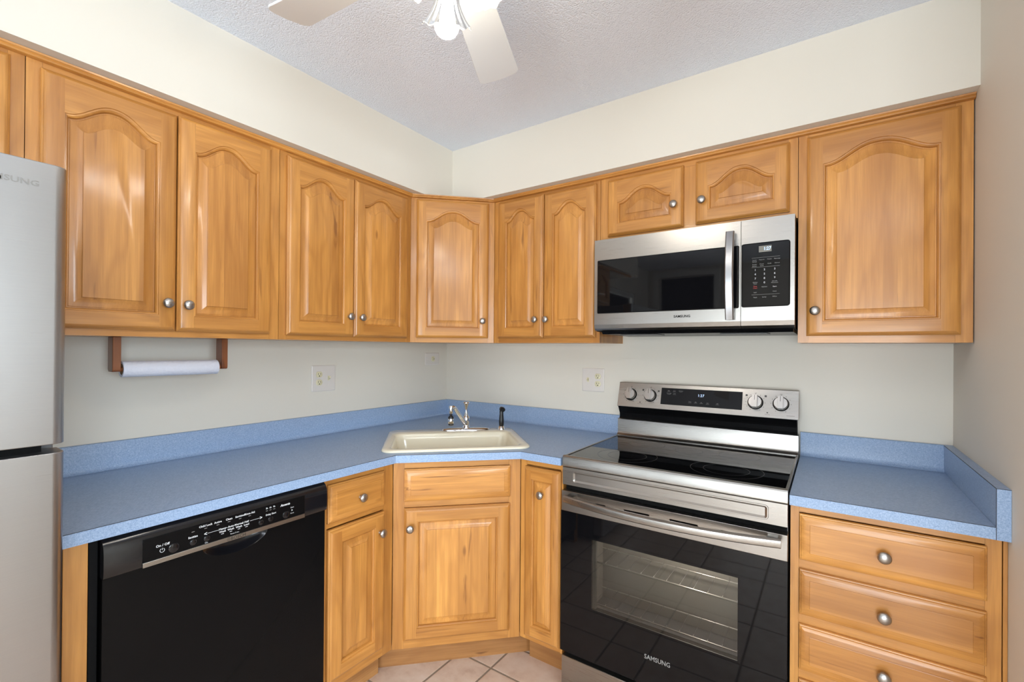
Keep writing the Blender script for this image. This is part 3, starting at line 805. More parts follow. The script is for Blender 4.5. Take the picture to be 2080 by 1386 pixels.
# ------------------------------------------------------------------ dishwasher
def dishwasher():
    y0 = -1.9115
    t = thing('dishwasher', 'black built-in dishwasher with a steel strip under its control panel', 'dishwasher', (0, y0, 0), R90)
    w = .6095; X = lambda y: y - y0
    m = MB(); m.box(.002, w - .001, -.585, -.01, .10, .868, DARKGAP); m.build('tub', t, smooth=0)
    m = MB(); m.box(.001, .017, -.612, -.02, .02, .872, BLKMAT); m.build('side_gasket', t, smooth=0)
    m = MB(); m.box(.01, w - .005, -.545, -.05, 0, .10, BLKMAT); m.build('toe_kick', t, smooth=0)
    # door with a scooped pocket handle under the strip
    xa, xb = .0205, w - .0005
    pc, pw = X(-1.588), .090
    m = MB()
    top, N = .7765, 24
    pts = [(xa, .105), (xb, .105), (xb, top), (pc + pw, top)]
    arc = [(pc + pw * cos(pi * k / N), top - .040 * sin(pi * k / N)) for k in range(N + 1)]
    outline = [(xa, .105), (xb, .105), (xb, top)] + arc + [(xa, top)]
    yf = -.635
    m.M = Matrix(((1, 0, 0, 0), (0, 0, -1, 0), (0, 1, 0, 0), (0, 0, 0, 1)))      # (x, z, depth towards the room)
    m.plate_hole(outline, [], .592, -yf, BLKPL)
    # scoop
    rings = [[(p[0], p[1], -yf) for p in arc]]
    for s_, dpt in ((.96, .002), (.86, .010), (.66, .019), (.40, .024), (.1, .026)):
        rings.append([(pc + (p[0] - pc) * s_, top - (top - p[1]) * s_, -yf - dpt) for p in arc])
    m.loft(rings, BLKGLOSS, False)
    m.build('door', t, smooth=40)
    # control panel, gently curved front
    prof = [(.785 - .007, -.592), (.7785, -.636), (.7795, -.642), (.785, -.646), (.80, -.6475), (.835, -.6475), (.852, -.645), (.864, -.638), (.8715, -.628), (.8725, -.60), (.8725, -.592)]
    m = MB(); m.loft([[(xa - .001, y, z) for z, y in prof], [(xb, y, z) for z, y in prof]], BLKGLOSS, True, True, True)
    cp = m.build('control_panel', t, smooth=40)
    ys = -.6476
    a, b = X(-1.817), X(-1.385)
    m = MB()
    m.box(a, b, ys - .0012, ys + .002, .792, .850, BLKPL)
    m.build('control_inset', cp, bevel=.0008)
    m = MB(); m.box(a, b, ys - .0022, ys + .004, .7792, .7915, STEEL); st = m.build('steel_strip', cp, bevel=.0008)
    yl = ys - .0014
    m = MB()
    def T(s, y, z, size, mat=WHITELET, **k): m.text(s, size, mat, (X(y), yl, z), **k)
    T('On / Off', -1.775, .8235, .0085, bold=.02)
    T('Sanitize', -1.7065, .8215, .0075, bold=.02); T('Child Lock', -1.676, .8425, .0075, bold=.02); T('Active', -1.645, .8425, .0075, bold=.02)
    T('Clean', -1.616, .8425, .0075, bold=.02); T('Sanitized', -1.586, .8425, .0075, bold=.02); T('Rinse Aid', -1.559, .8425, .0075, bold=.02)
    for y, s1, s2 in ((-1.633, 'Heavy', 'Wash'), (-1.611, 'Auto', 'Wash'), (-1.589, 'Normal', 'Wash'), (-1.568, 'Half', 'Load')):
        T(s1, y, .8205, .0075, bold=.02); T(s2, y, .8125, .0075, bold=.02)
        m.box(X(y) - .0035, X(y) + .0035, yl - .0001, yl, .8055, .8068, WHITELET)
    for y in (-1.7065, -1.676, -1.645, -1.616, -1.586, -1.559): m.box(X(y) - .0035, X(y) + .0035, yl - .0001, yl, .8345, .8358, GREYLET)
    T('Reset 3 sec.', -1.600, .7985, .005)
    T('On', -1.674, .7952, .006)
    T('3h', -1.5085, .8425, .0065, bold=.02); T('6h', -1.4975, .8425, .0065, bold=.02); T('9h', -1.486, .8425, .0065, bold=.02)
    for y in (-1.5085, -1.4975, -1.486): m.box(X(y) - .003, X(y) + .003, yl - .0001, yl, .8345, .8358, GREYLET)
    T('Delay Start', -1.496, .8225, .0070, bold=.02); T('Ascenta', -1.451, .8385, .0095, bold=.03, shear=.25)
    T('Start', -1.428, .8240, .0060); T('Reset', -1.428, .8060, .0050)
    T('<', -1.676, .8195, .014, bold=.02); T('>', -1.526, .8195, .014, bold=.02)
    for ya, yb in ((-1.671, -1.642), (-1.5585, -1.530)): m.box(X(ya), X(yb), yl - .0001, yl, .8196, .8204, WHITELET)
    for ya in (-1.622, -1.600, -1.578): m.box(X(ya) - .0025, X(ya) + .0025, yl - .0001, yl, .8196, .8204, WHITELET)
    ring = [(X(-1.776) + .005 * cos(radians(120 + 300 * k / 16)), yl, .8105 + .005 * sin(radians(120 + 300 * k / 16))) for k in range(17)]
    m.tube(ring, .0006, WHITELET, 5); m.box(X(-1.776) - .0005, X(-1.776) + .0005, yl - .0001, yl, .811, .8165, WHITELET)
    m.poly([(X(-1.430), yl, .818), (X(-1.430), yl, .812), (X(-1.426), yl, .815)], WHITELET)
    m.build_pieces('panel_lettering', cp)
    for y, z, r in ((-1.7515, .8085, .0115), (-1.7065, .8075, .0075), (-1.6735, .8065, .0075), (-1.5265, .8055, .0070), (-1.4975, .8075, .0070), (-1.449, .8065, .0105)):
        q = MB(); q.M = Matrix.Translation((X(y), ys - .0008, z)) @ Matrix.Rotation(R90, 4, 'X')
        q.lathe([(r + .0012, 0), (r + .0012, .0007), (r, .0004), (r, .0022), (r - .0015, .003), (0, .0026)], BLKGLOSS, 24)
        q.build('button', cp, smooth=40)
    q = MB(); yy = ys - .0024
    q.text('BOSCH', .0125, DARKLET, (X(-1.5905), yy, .7853), bold=.02)
    q.tube([(X(-1.6165) + .0045 * cos(2 * pi * k / 20), yy, .7853 + .0045 * sin(2 * pi * k / 20)) for k in range(21)], .0004, DARKLET, 5)
    for s_ in (-1, 1): q.box(X(-1.6165) + s_ * .0018 - .0003, X(-1.6165) + s_ * .0018 + .0003, yy - .0001, yy, .7822, .7884, DARKLET)
    q.box(X(-1.6165) - .0018, X(-1.6165) + .0018, yy - .0001, yy, .785, .7856, DARKLET)
    q.build('brand_lettering', st, smooth=0)
dishwasher()

# ------------------------------------------------------------------ range
def kitchen_range():
    x0 = 1.1955
    t = thing('electric_range', 'stainless freestanding electric range with black glass cooktop and oven door', 'range', (x0, 0, 0), 0)
    w = .757; X = lambda x: x - x0
    m = MB()
    m.box(.002, .014, -.600, -.02, .03, .900, FRSIDE); m.box(w - .014, w - .002, -.600, -.02, .03, .900, FRSIDE)
    m.box(.014, w - .014, -.035, -.02, .03, .900, FRSIDE); m.box(.014, w - .014, -.600, -.035, .03, .045, FRSIDE)
    m.box(.014, w - .014, -.600, -.595, .783, .9, DARKGAP); m.box(.014, w - .014, -.600, -.595, .045, .24, DARKGAP)
    for s_ in (.03, w - .06):
        for yy in (-.56, -.08): m.box(s_, s_ + .03, yy, yy + .03, 0, .03, BLKMAT)
    m.build('body', t, smooth=0)
    # oven cavity
    ca, cb, ya, yb, za, zb = X(1.265), w - .07, -.600, -.40, .285, .70
    m = MB()
    m.poly([(ca, yb, za), (cb, yb, za), (cb, yb, zb), (ca, yb, zb)], ENAMEL)
    m.poly([(ca, ya, za), (ca, yb, za), (ca, yb, zb), (ca, ya, zb)], ENAMEL)
    m.poly([(cb, ya, za), (cb, yb, za), (cb, yb, zb), (cb, ya, zb)], ENAMEL)
    m.poly([(ca, ya, za), (cb, ya, za), (cb, yb, za), (ca, yb, za)], FRSIDE)
    m.poly([(ca, ya, zb), (cb, ya, zb), (cb, yb, zb), (ca, yb, zb)], ENAMEL)
    cav = m.build('oven_cavity', t, smooth=0)
    for z in (.500, .335):
        m = MB()
        m.tube([(ca + .006, -.555, z), (cb - .006, -.555, z)], .0030, ROD, 8)
        m.tube([(ca + .006, -.42, z), (cb - .006, -.42, z)], .0022, ROD, 8)
        for k in range(13):
            x = ca + .03 + (cb - ca - .06) * k / 12
            m.tube([(x, -.557, z + .004), (x, -.548, z + .004)], .0014, ROD, 6)
            m.tube([(x, -.548, z + .004), (x, -.42, z + .003)], .0009, FRSIDE, 6)
        m.build('oven_rack', cav, smooth=60)
    l = bpy.data.lights.new('oven_fill', 'POINT'); l.energy = 3.0; l.color = (1, .96, .90); l.shadow_soft_size = .02  # point light added to brighten the cavity behind the oven window
    lo = bpy.data.objects.new('oven_fill', l); lo.location = (.45, -.52, .66); lo.parent = cav; COL.objects.link(lo)
    # cooktop
    m = MB()
    prof = [(-.590, .868), (-.622, .8745), (-.637, .8745), (-.640, .878), (-.640, .910), (-.637, .9165), (-.630, .9185), (-.620, .9175), (-.617, .914), (-.590, .914)]
    m.loft([[(0, y, z) for y, z in prof], [(w, y, z) for y, z in prof]], STEEL, True, True, True)
    for a, b in ((0, .008), (w - .008, w)): m.box(a, b, -.620, -.075, .900, .9165, STEEL)
    cf = m.build('cooktop_frame', t, smooth=40, bevel=.0008)
    MB().box(.008, w - .008, -.617, -.070, .900, .9142, BLKGLASS).build('glass_cooktop', t, smooth=0)
    for cx, cy, rs in ((.200, -.475, (.115, .075)), (.560, -.475, (.118, .075)), (.195, -.215, (.076,)), (.565, -.215, (.076,)), (.378, -.24, (.055,))):
        m = MB()
        for r in rs:
            n = 64
            m.loft([[(cx + q * cos(2 * pi * k / n), cy + q * sin(2 * pi * k / n), .9145) for k in range(n)] for q in (r, r - .0012)], RINGGREY)
        m.build('burner_ring', t, smooth=0)
    # vent panel with embossed recess
    m = MB()
    def rr(i, y, r=.012): return [(x, y, z) for x, z in rrect(X(1.238) + i, X(1.902) - i, .8175 + i, .8635 - i, max(.002, r - i), 5)]
    outer = [(0.001, .8065), (w - .001, .8065), (w - .001, .8735), (.001, .8735)]
    m.M = Matrix(((1, 0, 0, 0), (0, 0, -1, 0), (0, 1, 0, 0), (0, 0, 0, 1)))
    m.plate_hole(outer, [[(p[0], p[2]) for p in rr(0, 0)]], .600, .6385, STEEL, bottom=False)
    m.M = Matrix.Identity(4)
    m.loft([rr(0, -.6385), rr(.001, -.6400), rr(.004, -.6400), rr(.010, -.6345)], STEEL, True, False, True)
    m.build('front_panel', t, smooth=40)
    MB().box(.004, w - .004, -.612, -.600, .783, .8065, DARKGAP).build('vent_gap', t, smooth=0)
    # oven door
    d = MB()
    d.M = Matrix(((1, 0, 0, 0), (0, 0, -1, 0), (0, 1, 0, 0), (0, 0, 0, 1)))
    slots = [rrect(X(a), X(b), .7525, .7575, .002, 3) for a, b in ((1.335, 1.375), (1.445, 1.537), (1.607, 1.698), (1.767, 1.806))]
    d.plate_hole([(-.002, .7045), (w, .7045), (w, .7825), (-.002, .7825)], slots, .602, .640, STEEL, bottom=False)
    d.M = Matrix.Identity(4)
    for a, b in ((1.33, 1.38), (1.44, 1.542), (1.60, 1.703), (1.762, 1.81)): d.box(X(a), X(b), -.630, -.625, .750, .760, DARKGAP)
    dd = d.build('oven_door', t, smooth=40, bevel=.0012)
    wx0, wx1, wz0, wz1 = X(1.3215), X(1.8185), .3575, .6185
    g = MB(); g.M = Matrix(((1, 0, 0, 0), (0, 0, -1, 0), (0, 1, 0, 0), (0, 0, 0, 1)))
    g.plate_hole([(-.004, .160), (w + .0, .160), (w + .0, .7043), (-.004, .7043)], [[(wx0, wz0), (wx1, wz0), (wx1, wz1), (wx0, wz1)]], .615, .6395, BLKGLASS)
    g.build('door_glass', dd, smooth=0)
    MB().box(wx0 + .0002, wx1 - .0002, -.6390, -.636, wz0 + .0002, wz1 - .0002, OVENGLASS).build('oven_window', dd, smooth=0)
    MB().box(wx0 + .0002, wx0 + .013, -.630, -.618, wz0, wz1, GREYPL).build('window_spacer', dd, smooth=0)
    h = MB()
    NH = 20; rings = []
    for k in range(NH + 1):
        s_ = k / NH; x = X(1.222) + (X(1.938) - X(1.222)) * s_
        bow = 1 - (2 * s_ - 1) ** 2
        yy = -.672 - .034 * bow; zc = .764 + .004 * s_ - .006 * bow; hh = .0135
        rings.append([(x, yy, zc - hh), (x, yy - .008, zc - hh), (x, yy - .013, zc - hh + .004), (x, yy - .0145, zc), (x, yy - .013, zc + hh - .004), (x, yy - .008, zc + hh), (x, yy, zc + hh)])
    h.loft(rings, STEEL, True, True, True)
    for x in (X(1.232), X(1.900)): h.box(x, x + .028, -.680, -.638, .753, .776, STEEL)
    h.build('door_handle', dd, smooth=40)
    q = MB(); q.text('SAMSUNG', .0225, GREYLET, (X(1.568), -.6398, .2605), bold=.01, sx=.87); q.build('brand_lettering', dd, smooth=0)
    m = MB(); m.box(0, w, -.636, -.604, .022, .139, STEEL); m.build('storage_drawer', t, bevel=.002)
    MB().box(.004, w - .004, -.612, -.600, .139, .160, DARKGAP).build('drawer_gap', t, smooth=0)
    # back guard: riser, dark undercut, tilted control panel
    m = MB()
    pr = [(-.022, .900), (-.079, .9145), (-.079, .917), (-.066, .926), (-.064, .932), (-.064, .992), (-.060, .995), (-.022, .995)]
    m.loft([[(0, y, z) for y, z in pr], [(w - .001, y, z) for y, z in pr]], STEEL, True, True, True)
    m.build('rear_riser', t, smooth=40)
    m = MB()
    pr = [(-.022, .995), (-.056, .995), (-.050, 1.004), (-.052, 1.022), (-.074, 1.058), (-.022, 1.058)]
    m.loft([[(.004, y, z) for y, z in pr], [(w - .005, y, z) for y, z in pr]], BLKPL, True, True, True)
    m.build('vent_trim', t, smooth=20)
    A = Vector((0, -.076, 1.0575)); B = Vector((0, -.040, 1.1735))
    zdir = (B - A).normalized(); ydir = Vector((1, 0, 0)).cross(zdir) * -1      # outwards
    ydir = Vector((0, zdir.z * -1, zdir.y)); Hh = (B - A).length
    def Pn(x, h_, out=0.0): v = A + zdir * h_ + ydir * out; return (x, v.y, v.z)
    m = MB()
    back = [(-.022, 1.0575), (-.022, 1.166)]
    sec = lambda x: [Pn(x, 0, -.004), Pn(x, 0, 0), Pn(x, Hh - .004, 0), Pn(x, Hh, -.003), (x, -.022, 1.170), (x, -.022, 1.0575)]
    m.loft([sec(0), sec(w)], STEEL, True, True, True)
    cpn = m.build('control_panel', t, smooth=20, bevel=.0008)
    Mx = Matrix(((1, 0, 0, 0), (0, zdir.y, ydir.y, A.y), (0, zdir.z, ydir.z, A.z), (0, 0, 0, 1)))      # (x, h, out)
    hz = lambda z: (z - A.z) / zdir.z
    dx0, dx1, dz0, dz1 = X(1.404), X(1.7475), hz(1.080), hz(1.155)
    m = MB(); m.M = Mx; m.box(dx0, dx1, dz0, dz1, -.001, .0012, BLKGLASS)
    dp = m.build('display', cpn, bevel=.0005)
    m = MB(); m.M = Mx
    m.text('1:27', .0165, DIGIT, (X(1.580), hz(1.128), .0015), (1, 0, 0), (0, 1, 0), bold=.0)
    for s_, x, z in (('Bake', 1.438, 1.143), ('Broil', 1.463, 1.143), ('Self Clean', 1.492, 1.144), ('Oven Light', 1.440, 1.131), ('Clock', 1.464, 1.131), ('Timer', 1.535, 1.099), ('Min', 1.560, 1.099), ('Sec', 1.584, 1.099), ('Start', 1.610, 1.098), ('OFF', 1.65, 1.098)):
        m.text(s_, .0048, GREYLET, (X(x), hz(z), .0015), (1, 0, 0), (0, 1, 0))
        m.box(X(x) - .007, X(x) + .007, hz(z) - .0050, hz(z) - .0045, .0014, .0015, GREYLET)
    m.build_pieces('display_lettering', dp)
    m = MB(); m.M = Mx
    for x in (1.258, 1.353, 1.797, 1.890):
        for k in range(11):
            a = radians(-60 + 30 * k); r = .036
            m.box(X(x) + r * cos(a) - .0012, X(x) + r * cos(a) + .0012, hz(1.1155) + r * sin(a) - .0012, hz(1.1155) + r * sin(a) + .0012, .0002, .0004, DARKLET)
        m.text('Off', .006, DARKLET, (X(x), hz(1.1535), .0004), (1, 0, 0), (0, 1, 0))
    for x, z in ((1.317, 1.140), (1.391, 1.138), (1.747 + .016, 1.143), (1.8345, 1.143)): m.box(X(x) - .004, X(x) + .004, hz(z) - .004, hz(z) + .004, .0002, .0004, DARKLET)
    for x, z in ((1.307, 1.082), (1.8425, 1.077)): m.box(X(x) - .003, X(x) + .003, hz(z) - .002, hz(z) + .002, .0002, .0005, DARKLET)
    m.text('Hot Surface', .0048, DARKLET, (X(1.307), hz(1.075), .0004), (1, 0, 0), (0, 1, 0)); m.text('Warming', .0048, DARKLET, (X(1.8425), hz(1.070), .0004), (1, 0, 0), (0, 1, 0))
    m.text('convection', .0065, DARKLET, (X(1.925), hz(1.071), .0004), (1, 0, 0), (0, 1, 0))
    m.build_pieces('panel_lettering', cpn)
    for x in (1.258, 1.353, 1.797, 1.890):
        k = MB(); k.M = Mx @ Matrix.Translation((X(x), hz(1.1155), 0))
        k.lathe([(.0300, .0002), (.0295, .004), (.0285, .0055), (.0275, .006)], BLKPL, 32)
        k.lathe([(.0270, .005), (.0255, .016), (.0240, .019), (.0, .0195)], NICKEL, 32)
        kb = k.build('burner_knob', cpn, smooth=40)
        g = MB(); g.M = k.M
        g.box(-.0095, .0095, -.0255, .0265, .018, .034, NICKEL); g.box(-.0092, .0092, -.0268, -.0255, .012, .033, BLKPL)
        g.box(-.0008, .0008, .004, .025, .0338, .0345, DARKLET)
        g.build('grip', kb, bevel=.0015)
kitchen_range()

# ------------------------------------------------------------------ microwave
def microwave():
    x0 = 1.206
    t = thing('microwave_oven', 'stainless over-the-range microwave hanging above the cooktop', 'microwave', (x0, 0, 1.397), 0)
    w = .7465; X = lambda x: x - x0; zz = lambda z: z - 1.397
    m = MB(); m.box(.0, w, -.348, -.002, zz(1.412), zz(1.812), BLKMAT); m.build('case', t, smooth=0)
    m = MB()
    pr = [(-.365, zz(1.412)), (-.352, zz(1.400)), (-.03, zz(1.397)), (-.01, zz(1.412))]
    m.loft([[(.03, y, z) for y, z in pr], [(w - .004, y, z) for y, z in pr]], BLKPL, True, True, True)
    m.build('vent_base', t, smooth=0)
    for a, b in ((.10, .26), (.50, .66)):
        MB().box(a, b, -.33, -.22, zz(1.3955), zz(1.3990), GREYPL).build('grease_filter', t, bevel=.001)
    M = Matrix(((1, 0, 0, 0), (0, 0, -1, 0), (0, 1, 0, 0), (0, 0, 0, 1)))
    sp = X(1.7845)
    # stainless door surround with window hole
    wz0, wz1 = zz(1.4885), zz(1.7195)
    g = .0008
    d = MB(); d.M = M
    hole = rrect(X(1.2195), sp - .006, wz0, wz1, .006, 4)
    d.plate_hole([(0, zz(1.441)), (sp - g, zz(1.441)), (sp - g, zz(1.8085)), (0, zz(1.8085))], [hole], .350, .3755, STEEL, bottom=False)
    d.M = Matrix.Identity(4)
    lip = [(-.350, zz(1.441)), (-.3755, zz(1.441)), (-.371, zz(1.424)), (-.362, zz(1.4155)), (-.350, zz(1.4155))]
    d.loft([[(0, y, z) for y, z in lip], [(sp - g, y, z) for y, z in lip]], STEEL, True, True, True)
    dd = d.build('door', t, smooth=30)
    MB().box(X(1.2200), sp - .0065, -.3765, -.3600, wz0 + .0005, wz1 - .0005, BLKGLASS).build('window', dd, bevel=.003)
    h = MB(); N = 16; rings = []
    for k in range(N + 1):
        s_ = k / N; z = zz(1.446) + (1.770 - 1.446) * s_; bow = 1 - (2 * s_ - 1) ** 2
        yy = -.392 - .022 * bow; a, b = X(1.7365), X(1.7655)
        rings.append([(a, yy, z), (a, yy - .006, z), (a + .004, yy - .011, z), (b - .004, yy - .011, z), (b, yy - .006, z), (b, yy, z)])
    h.loft(rings, STEELV, True, True, True)
    for z in (zz(1.452), zz(1.742)): h.box(X(1.7395), X(1.7625), -.398, -.3755, z, z + .022, STEEL)
    h.build('door_handle', dd, smooth=35)
    q = MB(); q.text('SAMSUNG', .0128, BLKMAT, (X(1.5765), -.3758, zz(1.4655)), bold=.03, sx=1.08); q.build('brand_lettering', dd, smooth=0)
    # control side
    c = MB(); c.M = M
    hole = rrect(sp + .0005, X(1.9395), wz0 + .002, wz1 + .002, .010, 5)
    c.plate_hole([(sp + g, zz(1.441)), (w, zz(1.441)), (w, zz(1.8085)), (sp + g, zz(1.8085))], [[(max(p[0], sp + .002), p[1]) for p in hole]], .350, .3755, STEEL, bottom=False)
    c.M = Matrix.Identity(4)
    c.loft([[(sp + g, y, z) for y, z in lip], [(w, y, z) for y, z in lip]], STEEL, True, True, True)
    cc = c.build('control_frame', t, smooth=30)
    k = MB(); k.box(sp + .0022, X(1.939), -.3760, -.3600, wz0 + .0025, wz1 + .0015, BLKGLASS); kk = k.build('control_panel', cc, bevel=.003)
    m = MB(); m.box(X(1.8425), X(1.8825), -.3768, -.3755, zz(1.6865), zz(1.7085), LCD); dp = m.build('display', cc)
    m = MB(); m.text('1:27', .0165, DIGIT, (X(1.8690), -.3771, zz(1.6975)), sx=.85, bold=.02); m.build('clock_digits', dp, smooth=0)
    m = MB(); yl = -.3764
    def T(s, x, z, size, mat=GREYLET, **kw): m.text(s, size, mat, (X(x), yl, zz(z)), **kw)
    cols = (1.8315, 1.8605, 1.8925)
    for x, s1, s2 in ((1.829, 'Sensor', 'Reheat'), (1.852, 'Popcorn', ''), (1.876, 'Potato', ''), (1.900, 'Beverage', '')):
        T(s1, x, 1.6595, .0050); T(s2, x, 1.6535, .0050)
    for x, s1, s2 in ((1.829, 'Frozen', 'Dinner'), (1.852, 'Power', 'Level'), (1.876, 'Cook', ''), (1.900, 'Defrost', '')):
        T(s1, x, 1.6440, .0050); T(s2, x, 1.6380, .0050)
    for z in (1.6670, 1.6330, 1.5345): m.box(X(1.820), X(1.908), yl - .0001, yl, zz(z), zz(z) + .0006, GREYLET)
    for r, row in enumerate(('123', '456', '789')):
        for x, s in zip(cols, row): T(s, x, 1.6235 - .0155 * r, .0095, WHITELET)
    T('0', cols[1], 1.577, .0095, WHITELET); T('Kitchen', cols[0], 1.5795, .005); T('Timer', cols[0], 1.574, .005); T('Add 30s', cols[2], 1.5800, .005); T('More/Less', cols[2], 1.5750, .005)
    T('Stop', cols[0], 1.5650, .0062, REDLET); T('Clear', cols[0], 1.5585, .0062, REDLET); T('Options', cols[1], 1.5620, .0055); T('Start', cols[2], 1.5610, .0062, WHITELET)
    T('Light', cols[0], 1.5430, .005); T('Clock', cols[2], 1.5440, .005)
    T('Vent', cols[0], 1.5250, .006); T('Lamp', cols[1], 1.5255, .006); T('Hi/Lo', cols[2], 1.5260, .006)
    m.build('panel_lettering', cc, smooth=0)
microwave()

# ------------------------------------------------------------------ refrigerator
def refrigerator():
    y0 = -2.730
    t = thing('refrigerator', 'stainless top-freezer refrigerator at the left edge', 'refrigerator', (0, y0, 0), R90)
    w = .741
    m = MB(); m.box(.004, w - .004, -.715, -.03, .02, 1.683, FRSIDE); m.build('cabinet', t, bevel=.004)
    for a in (.05, w - .09):
        for b in (-.68, -.10): MB().box(a, a + .04, b, b + .04, 0, .02, BLKMAT).build('foot', t, smooth=0)
    def slab(name, z0, z1):
        m = MB()
        pts = []
        r = .022
        for cx, a0 in ((w - r, 270), ):
            pass
        prof = [(0, -.722), (0, -.775)] + [(.020 - .020 * cos(radians(a)), -.772 - .020 * sin(radians(a))) for a in (15, 40, 65, 90)] + \
               [(w - .020 + .020 * sin(radians(a)), -.772 - .020 * cos(radians(a))) for a in (0, 25, 50, 75)] + [(w, -.772), (w, -.722)]
        m.prism(prof, z0, z1, STEELV)
        return m.build(name, t, smooth=35, bevel=.0015)
    fd = slab('freezer_door', 1.138, 1.690)
    md = slab('fresh_food_door', .055, 1.121)
    MB().box(.01, w - .03, -.760, -.72, 1.1215, 1.1378, DARKGAP).build('door_gasket', t, smooth=0)
    MB().box(.02, w - .02, -.74, -.715, .02, .054, BLKMAT).build('toe_grille', t, smooth=0)
    q = MB(); q.text('SAMSUNG', .0150, DARKLET2, (-2.0715 - y0, -.7926, 1.6455), bold=.02, sx=1.18); q.build('brand_lettering', fd, smooth=0)
refrigerator()

# ------------------------------------------------------------------ paper towel
def paper_towel():
    t = thing('paper_towel_holder', 'dark wood paper towel holder under the wide wall cabinet', 'holder', (.15, -1.585, ZU0), 0)
    for ya, yb in ((-1.7545, -1.7325), (-1.4315, -1.4105)):
        m = MB(); pts = [(-.030, -.0003), (.018, -.0003), (.018, -.098)] + [(.018 - .008 + .008 * cos(radians(a)), -.100 + .008 * sin(radians(a)) - .006) for a in (0, -30, -60, -90)] + [(-.022, -.114), (-.030, -.106)]
        m.loft([[(x, ya + 1.585, z) for x, z in pts], [(x, yb + 1.585, z) for x, z in pts]], OAKD, True, True, True)
        m.build('bracket', t, smooth=30, bevel=.0015)
    m = MB(); m.tube([(0.002, -1.7330 + 1.585, -.106), (0.002, -1.4312 + 1.585, -.106)], .0075, OAKD, 14); m.build('dowel', t)
    m = MB(); Rr, r0 = .0262, .019
    n = 40; prof = lambda r, y: [(r * cos(2 * pi * k / n), y, r * sin(2 * pi * k / n)) for k in range(n)]
    L = .1425
    m.loft([prof(r0, -L), prof(Rr - .0005, -L), prof(Rr, -L + .001), prof(Rr, L - .001), prof(Rr - .0005, L), prof(r0, L), prof(r0, -L)], TOWEL)
    # loose sheet edge
    a0, a1 = radians(15), radians(75)
    arc = [(a0 + (a1 - a0) * k / 8) for k in range(9)]
    m.loft([[((Rr + .0012) * cos(a), y, (Rr + .0012) * sin(a)) for a in arc] for y in (-L + .002, L - .002)], TOWEL, False)
    o = m.build('paper_towel_roll', None, (.152, -1.5855, ZU0 - .106), smooth=50)
    tag(o, 'nearly used-up white paper towel roll on the dark wood holder', 'paper towel')
    q = MB(); q.loft([prof(r0 - .0008, -L + .0005), prof(r0 - .0008, L - .0005)], plain('brown_card', lin(120, 96, 70), .9)); q.build('core', o)
paper_towel()

# ------------------------------------------------------------------ outlets
def receptacle(parent, x, z, rot=0):
    m = MB(); m.M = Matrix.Translation((x, 0, z)) @ Matrix.Rotation(rot, 4, 'Y')
    pts = []
    for k in range(32):
        a = 2 * pi * k / 32; px, pz = .0168 * cos(a), .0168 * sin(a)
        pts.append((px, max(-.0140, min(.0140, pz))))
    m.loft([[(px, -.0045, pz) for px, pz in pts], [(px, -.0075, pz) for px, pz in pts], [(px * .96, -.0080, pz * .96) for px, pz in pts]], IVORY, True, False, True)
    m.box(-.0072, -.0052, -.0084, -.0079, -.001, .0065, BLKMAT); m.box(.0052, .0072, -.0084, -.0079, -.0005, .006, BLKMAT)
    m.M = m.M @ Matrix.Translation((0, -.0080, -.0075)) @ Matrix.Rotation(R90, 4, 'X'); m.lathe([(.0026, 0), (.0026, .0004)], BLKMAT, 14)
    m.build('receptacle', parent, smooth=40)
def plate(label, loc, rot, w, h, group, build):
    t = thing('wall_outlet', label, 'outlet', loc, rot, group)
    m = MB()
    def R(i, y): return [(x, y, z) for x, z in rrect(-w / 2 + i, w / 2 - i, -h / 2 + i, h / 2 - i, .004, 3)]
    m.loft([R(0, -.0004), R(0, -.0030), R(.003, -.0050), R(.004, -.0052)], PLATE, True, True, True)
    m.build('cover_plate', t, smooth=40); build(t); return t
def screws(t, pts):
    for x, z in pts:
        m = MB(); m.M = Matrix.Translation((x, -.0050, z)) @ Matrix.Rotation(R90, 4, 'X'); m.lathe([(.0028, 0), (.0026, .0008), (0, .0010)], PLATE, 12); m.build('screw', t)
def toggle(t, x):
    m = MB(); m.box(x - .005, x + .005, -.0058, -.0050, -.012, .012, IVORY); m.build('switch_surround', t)
    m = MB(); m.M = Matrix.Translation((x, -.005, 0)) @ Matrix.Rotation(radians(-28), 4, 'X'); m.box(-.0036, .0036, -.014, .001, -.0065, .0045, IVORY); m.build('toggle', t, bevel=.001)
def two(sw, du):
    def f(t):
        receptacle(t, du, .0195); receptacle(t, du, -.0195); toggle(t, sw); screws(t, ((du, 0), (sw, .030), (sw, -.030)))
    return f
plate('two-gang outlet and switch plate on left wall, between the towel roll and corner', (0, -.895, 1.181), R90, .129, .127, 'two-gang outlet plates', two(.026, -.026))
plate('two-gang switch and outlet plate on the stove wall, left of the range', (1.034, 0, 1.173), 0, .124, .122, 'two-gang outlet plates', two(-.028, .028))
plate('small sideways single-outlet plate high on the left wall beside the corner', (0, -.1385, 1.2655), R90, .121, .075, None, lambda t: (receptacle(t, .004, 0, radians(-90)), screws(t, ((-.040, 0), (.046, 0)))))

